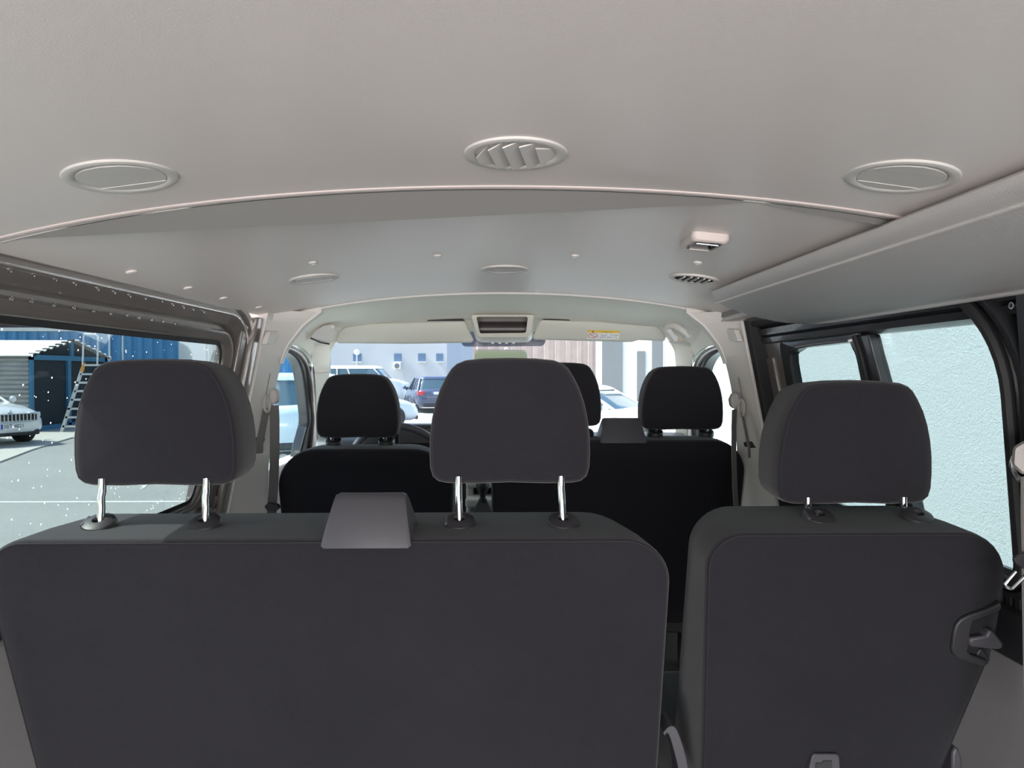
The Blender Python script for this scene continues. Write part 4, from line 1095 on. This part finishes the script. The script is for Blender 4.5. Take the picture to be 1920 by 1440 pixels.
# white car facing the camera at far left
cpos = atY(24, 795, 15.7); ch = R(-22)
wc = car('car', 'white parked car with dark ribbed grille facing the van, far left', 'car', (cpos.x - 2.35 * math.cos(ch), 15.7 - 2.35 * math.sin(ch), 0), ch, 'carwhite', 4.6, 1.50, 1.85)
h = 2.3
for i in range(13):
    y = -.50 + i * .083
    part('grille_bar', MB().box((h * 1.0, y - .012, .56), (h * 1.014, y + .012, .715)), 'steel', wc, world=False)
part('badge', MB().lathe([(.001, .02), (.045, .015), (.05, 0)], 16, (h * .985, 0, .76), 'x'), 'steel', wc, world=False)
part('grille_surround', MB().tube([(h * 1.008, y, z) for y, z in [(p.x, p.y) for p in rpoly([(-.57, .55), (.57, .55), (.57, .725), (-.57, .725)], .06, 4)]], .012, 6, True), 'steel', wc, world=False)
plate(wc, h * 1.02, .46, 1, '3BT 4821')
# silver car beside the driver window
p = onground(528, 872)
car('car', 'pale silver parked car seen through the driver window', 'car', (p.x - .4, p.y + 2.0, 0), R(112), 'carsilver', 4.5, 1.62, 1.86, 'estate')
# white van, silver hatch, navy estate beyond the windscreen
p = onground(715, 772)
vn = car('van', 'white van with rounded nose behind the driver headrest', 'van', (-6.6, 35.5, 0), R(-8), 'carwhite', 4.4, 2.0, 1.9, 'van')
p = onground(712, 800)
hb = car('car', 'light silver car between the white van and the dark estate', 'car', (p.x - .95, 21.5, 0), R(14), 'carlight', 4.1, 1.45, 1.8)
p = onground(795, 776)
es = car('car', 'dark blue estate car parked with its tail to the van, red tail lamps', 'car', (p.x, p.y + 2.6, 0), R(104), 'carnavy', 4.6, 1.50, 1.84, 'estate')
plate(es, -2.31, .82, -1)
p = onground(1110, 812)
car('car', 'white car with sloping windscreen beyond the passenger headrests', 'car', (p.x - .35, 16, 0), R(-35), 'carwhite', 4.2, 1.36, 1.8)

# facade ahead
fc = thing('pale_building', 'long pale blue-grey building with a row of small windows ahead', 'building', (-6, 46, 0))
a, b = wallat(560, 838, 46)
part('wall', MB().box((a.x, 46, 0), (b.x, 50, 5.0)), 'render', fc, smooth=False)
for x0, x1 in ((662, 678), (739, 753), (784, 798), (818, 831)):
    f = part('window', MB().box(atY(x0, 678, 45.95), atY(x1, 663, 45.99)), 'winglass', fc, smooth=False)
    part('sill', MB().box(atY(x0 - 1, 679.2, 45.8), atY(x1 + 1, 678, 45.98)), 'whitewall', f, smooth=False)
    if x0 == 662: part('glazing_bar', MB().box(atY((x0 + x1) / 2 - .5, 678, 45.92), atY((x0 + x1) / 2 + .5, 663, 45.96)), 'whitewall', f, smooth=False)
ac = thing('air_conditioner', 'white air conditioning unit below a small window of the pale building', 'air conditioner', (atY(745, 0, 45.6).x, 45.7, 0.0))
part('case', MB().box(atY(739, 692, 45.5), atY(752, 680, 45.98)), 'whitewall', ac, bevel=.03)
c = atY(744, 686, 45.48)
part('fan_grille', MB().lathe([(.001, -.01), (.16, -.01), (.17, .02)], 20, c, 'y'), 'greywall', ac)
block('blue_grey_building', 838, 892, 45, 5.6, 'render2', 'darker blue-grey building beside the pale one', 'building', 4)
lpst = thing('street_lamp', 'white globe lamp on a thin pole before the pale building', 'lamp', (atY(669, 0, 40).x, 40, 0))
c = atY(669, 660.5, 40)
part('globe', MB().lathe([(.16 * math.sin(PI * k / 12) + .0005, -.16 * math.cos(PI * k / 12)) for k in range(13)], 20, c), 'globe', lpst)
part('pole', MB().tube([(c.x, 40, 0), (c.x, 40, c.z - .15)], .035, 8), 'alu', lpst)
a, b = wallat(886, 1119, 27)
o = part('timber_wall', corrugated(a, b, 0, 4.6, .42, .05), 'timber', smooth=False)
tag(o, 'pinkish weathered timber wall of vertical boards behind the centre headrest', 'wall')
a, b = wallat(1117, 1300, 22)
wb = thing('white_building', 'bright white building with grey panels beyond the passenger headrest', 'building', (a.x, 22, 0), rot=(0, 0, R(-15)))
wb.scale.x = .94
part('wall', MB().box((a.x, 22, 0), (b.x, 26, 6)), 'whitewall', wb, smooth=False)
for xa, xb, z0, nm in ((1132, 1172, 0, 'grey_panel'), (1230, 1251, 0, 'grey_panel')):
    part(nm, MB().box((atY(xa, 0, 21.9).x, 21.94, z0), (atY(xb, 0, 21.9).x, 22, 5.8)), 'greywall', wb, smooth=False)
part('window', MB().box((atY(1201, 0, 21.9).x, 21.95, .4), (atY(1217, 0, 21.9).x, 22, atY(0, 658, 21.9).z)), 'greywall', wb, smooth=False)
part('corner_pipe', MB().tube([(atY(1258, 0, 21.7).x, 21.7, 0), (atY(1258, 0, 21.7).x, 21.7, 6)], .04, 8), 'alu', wb)
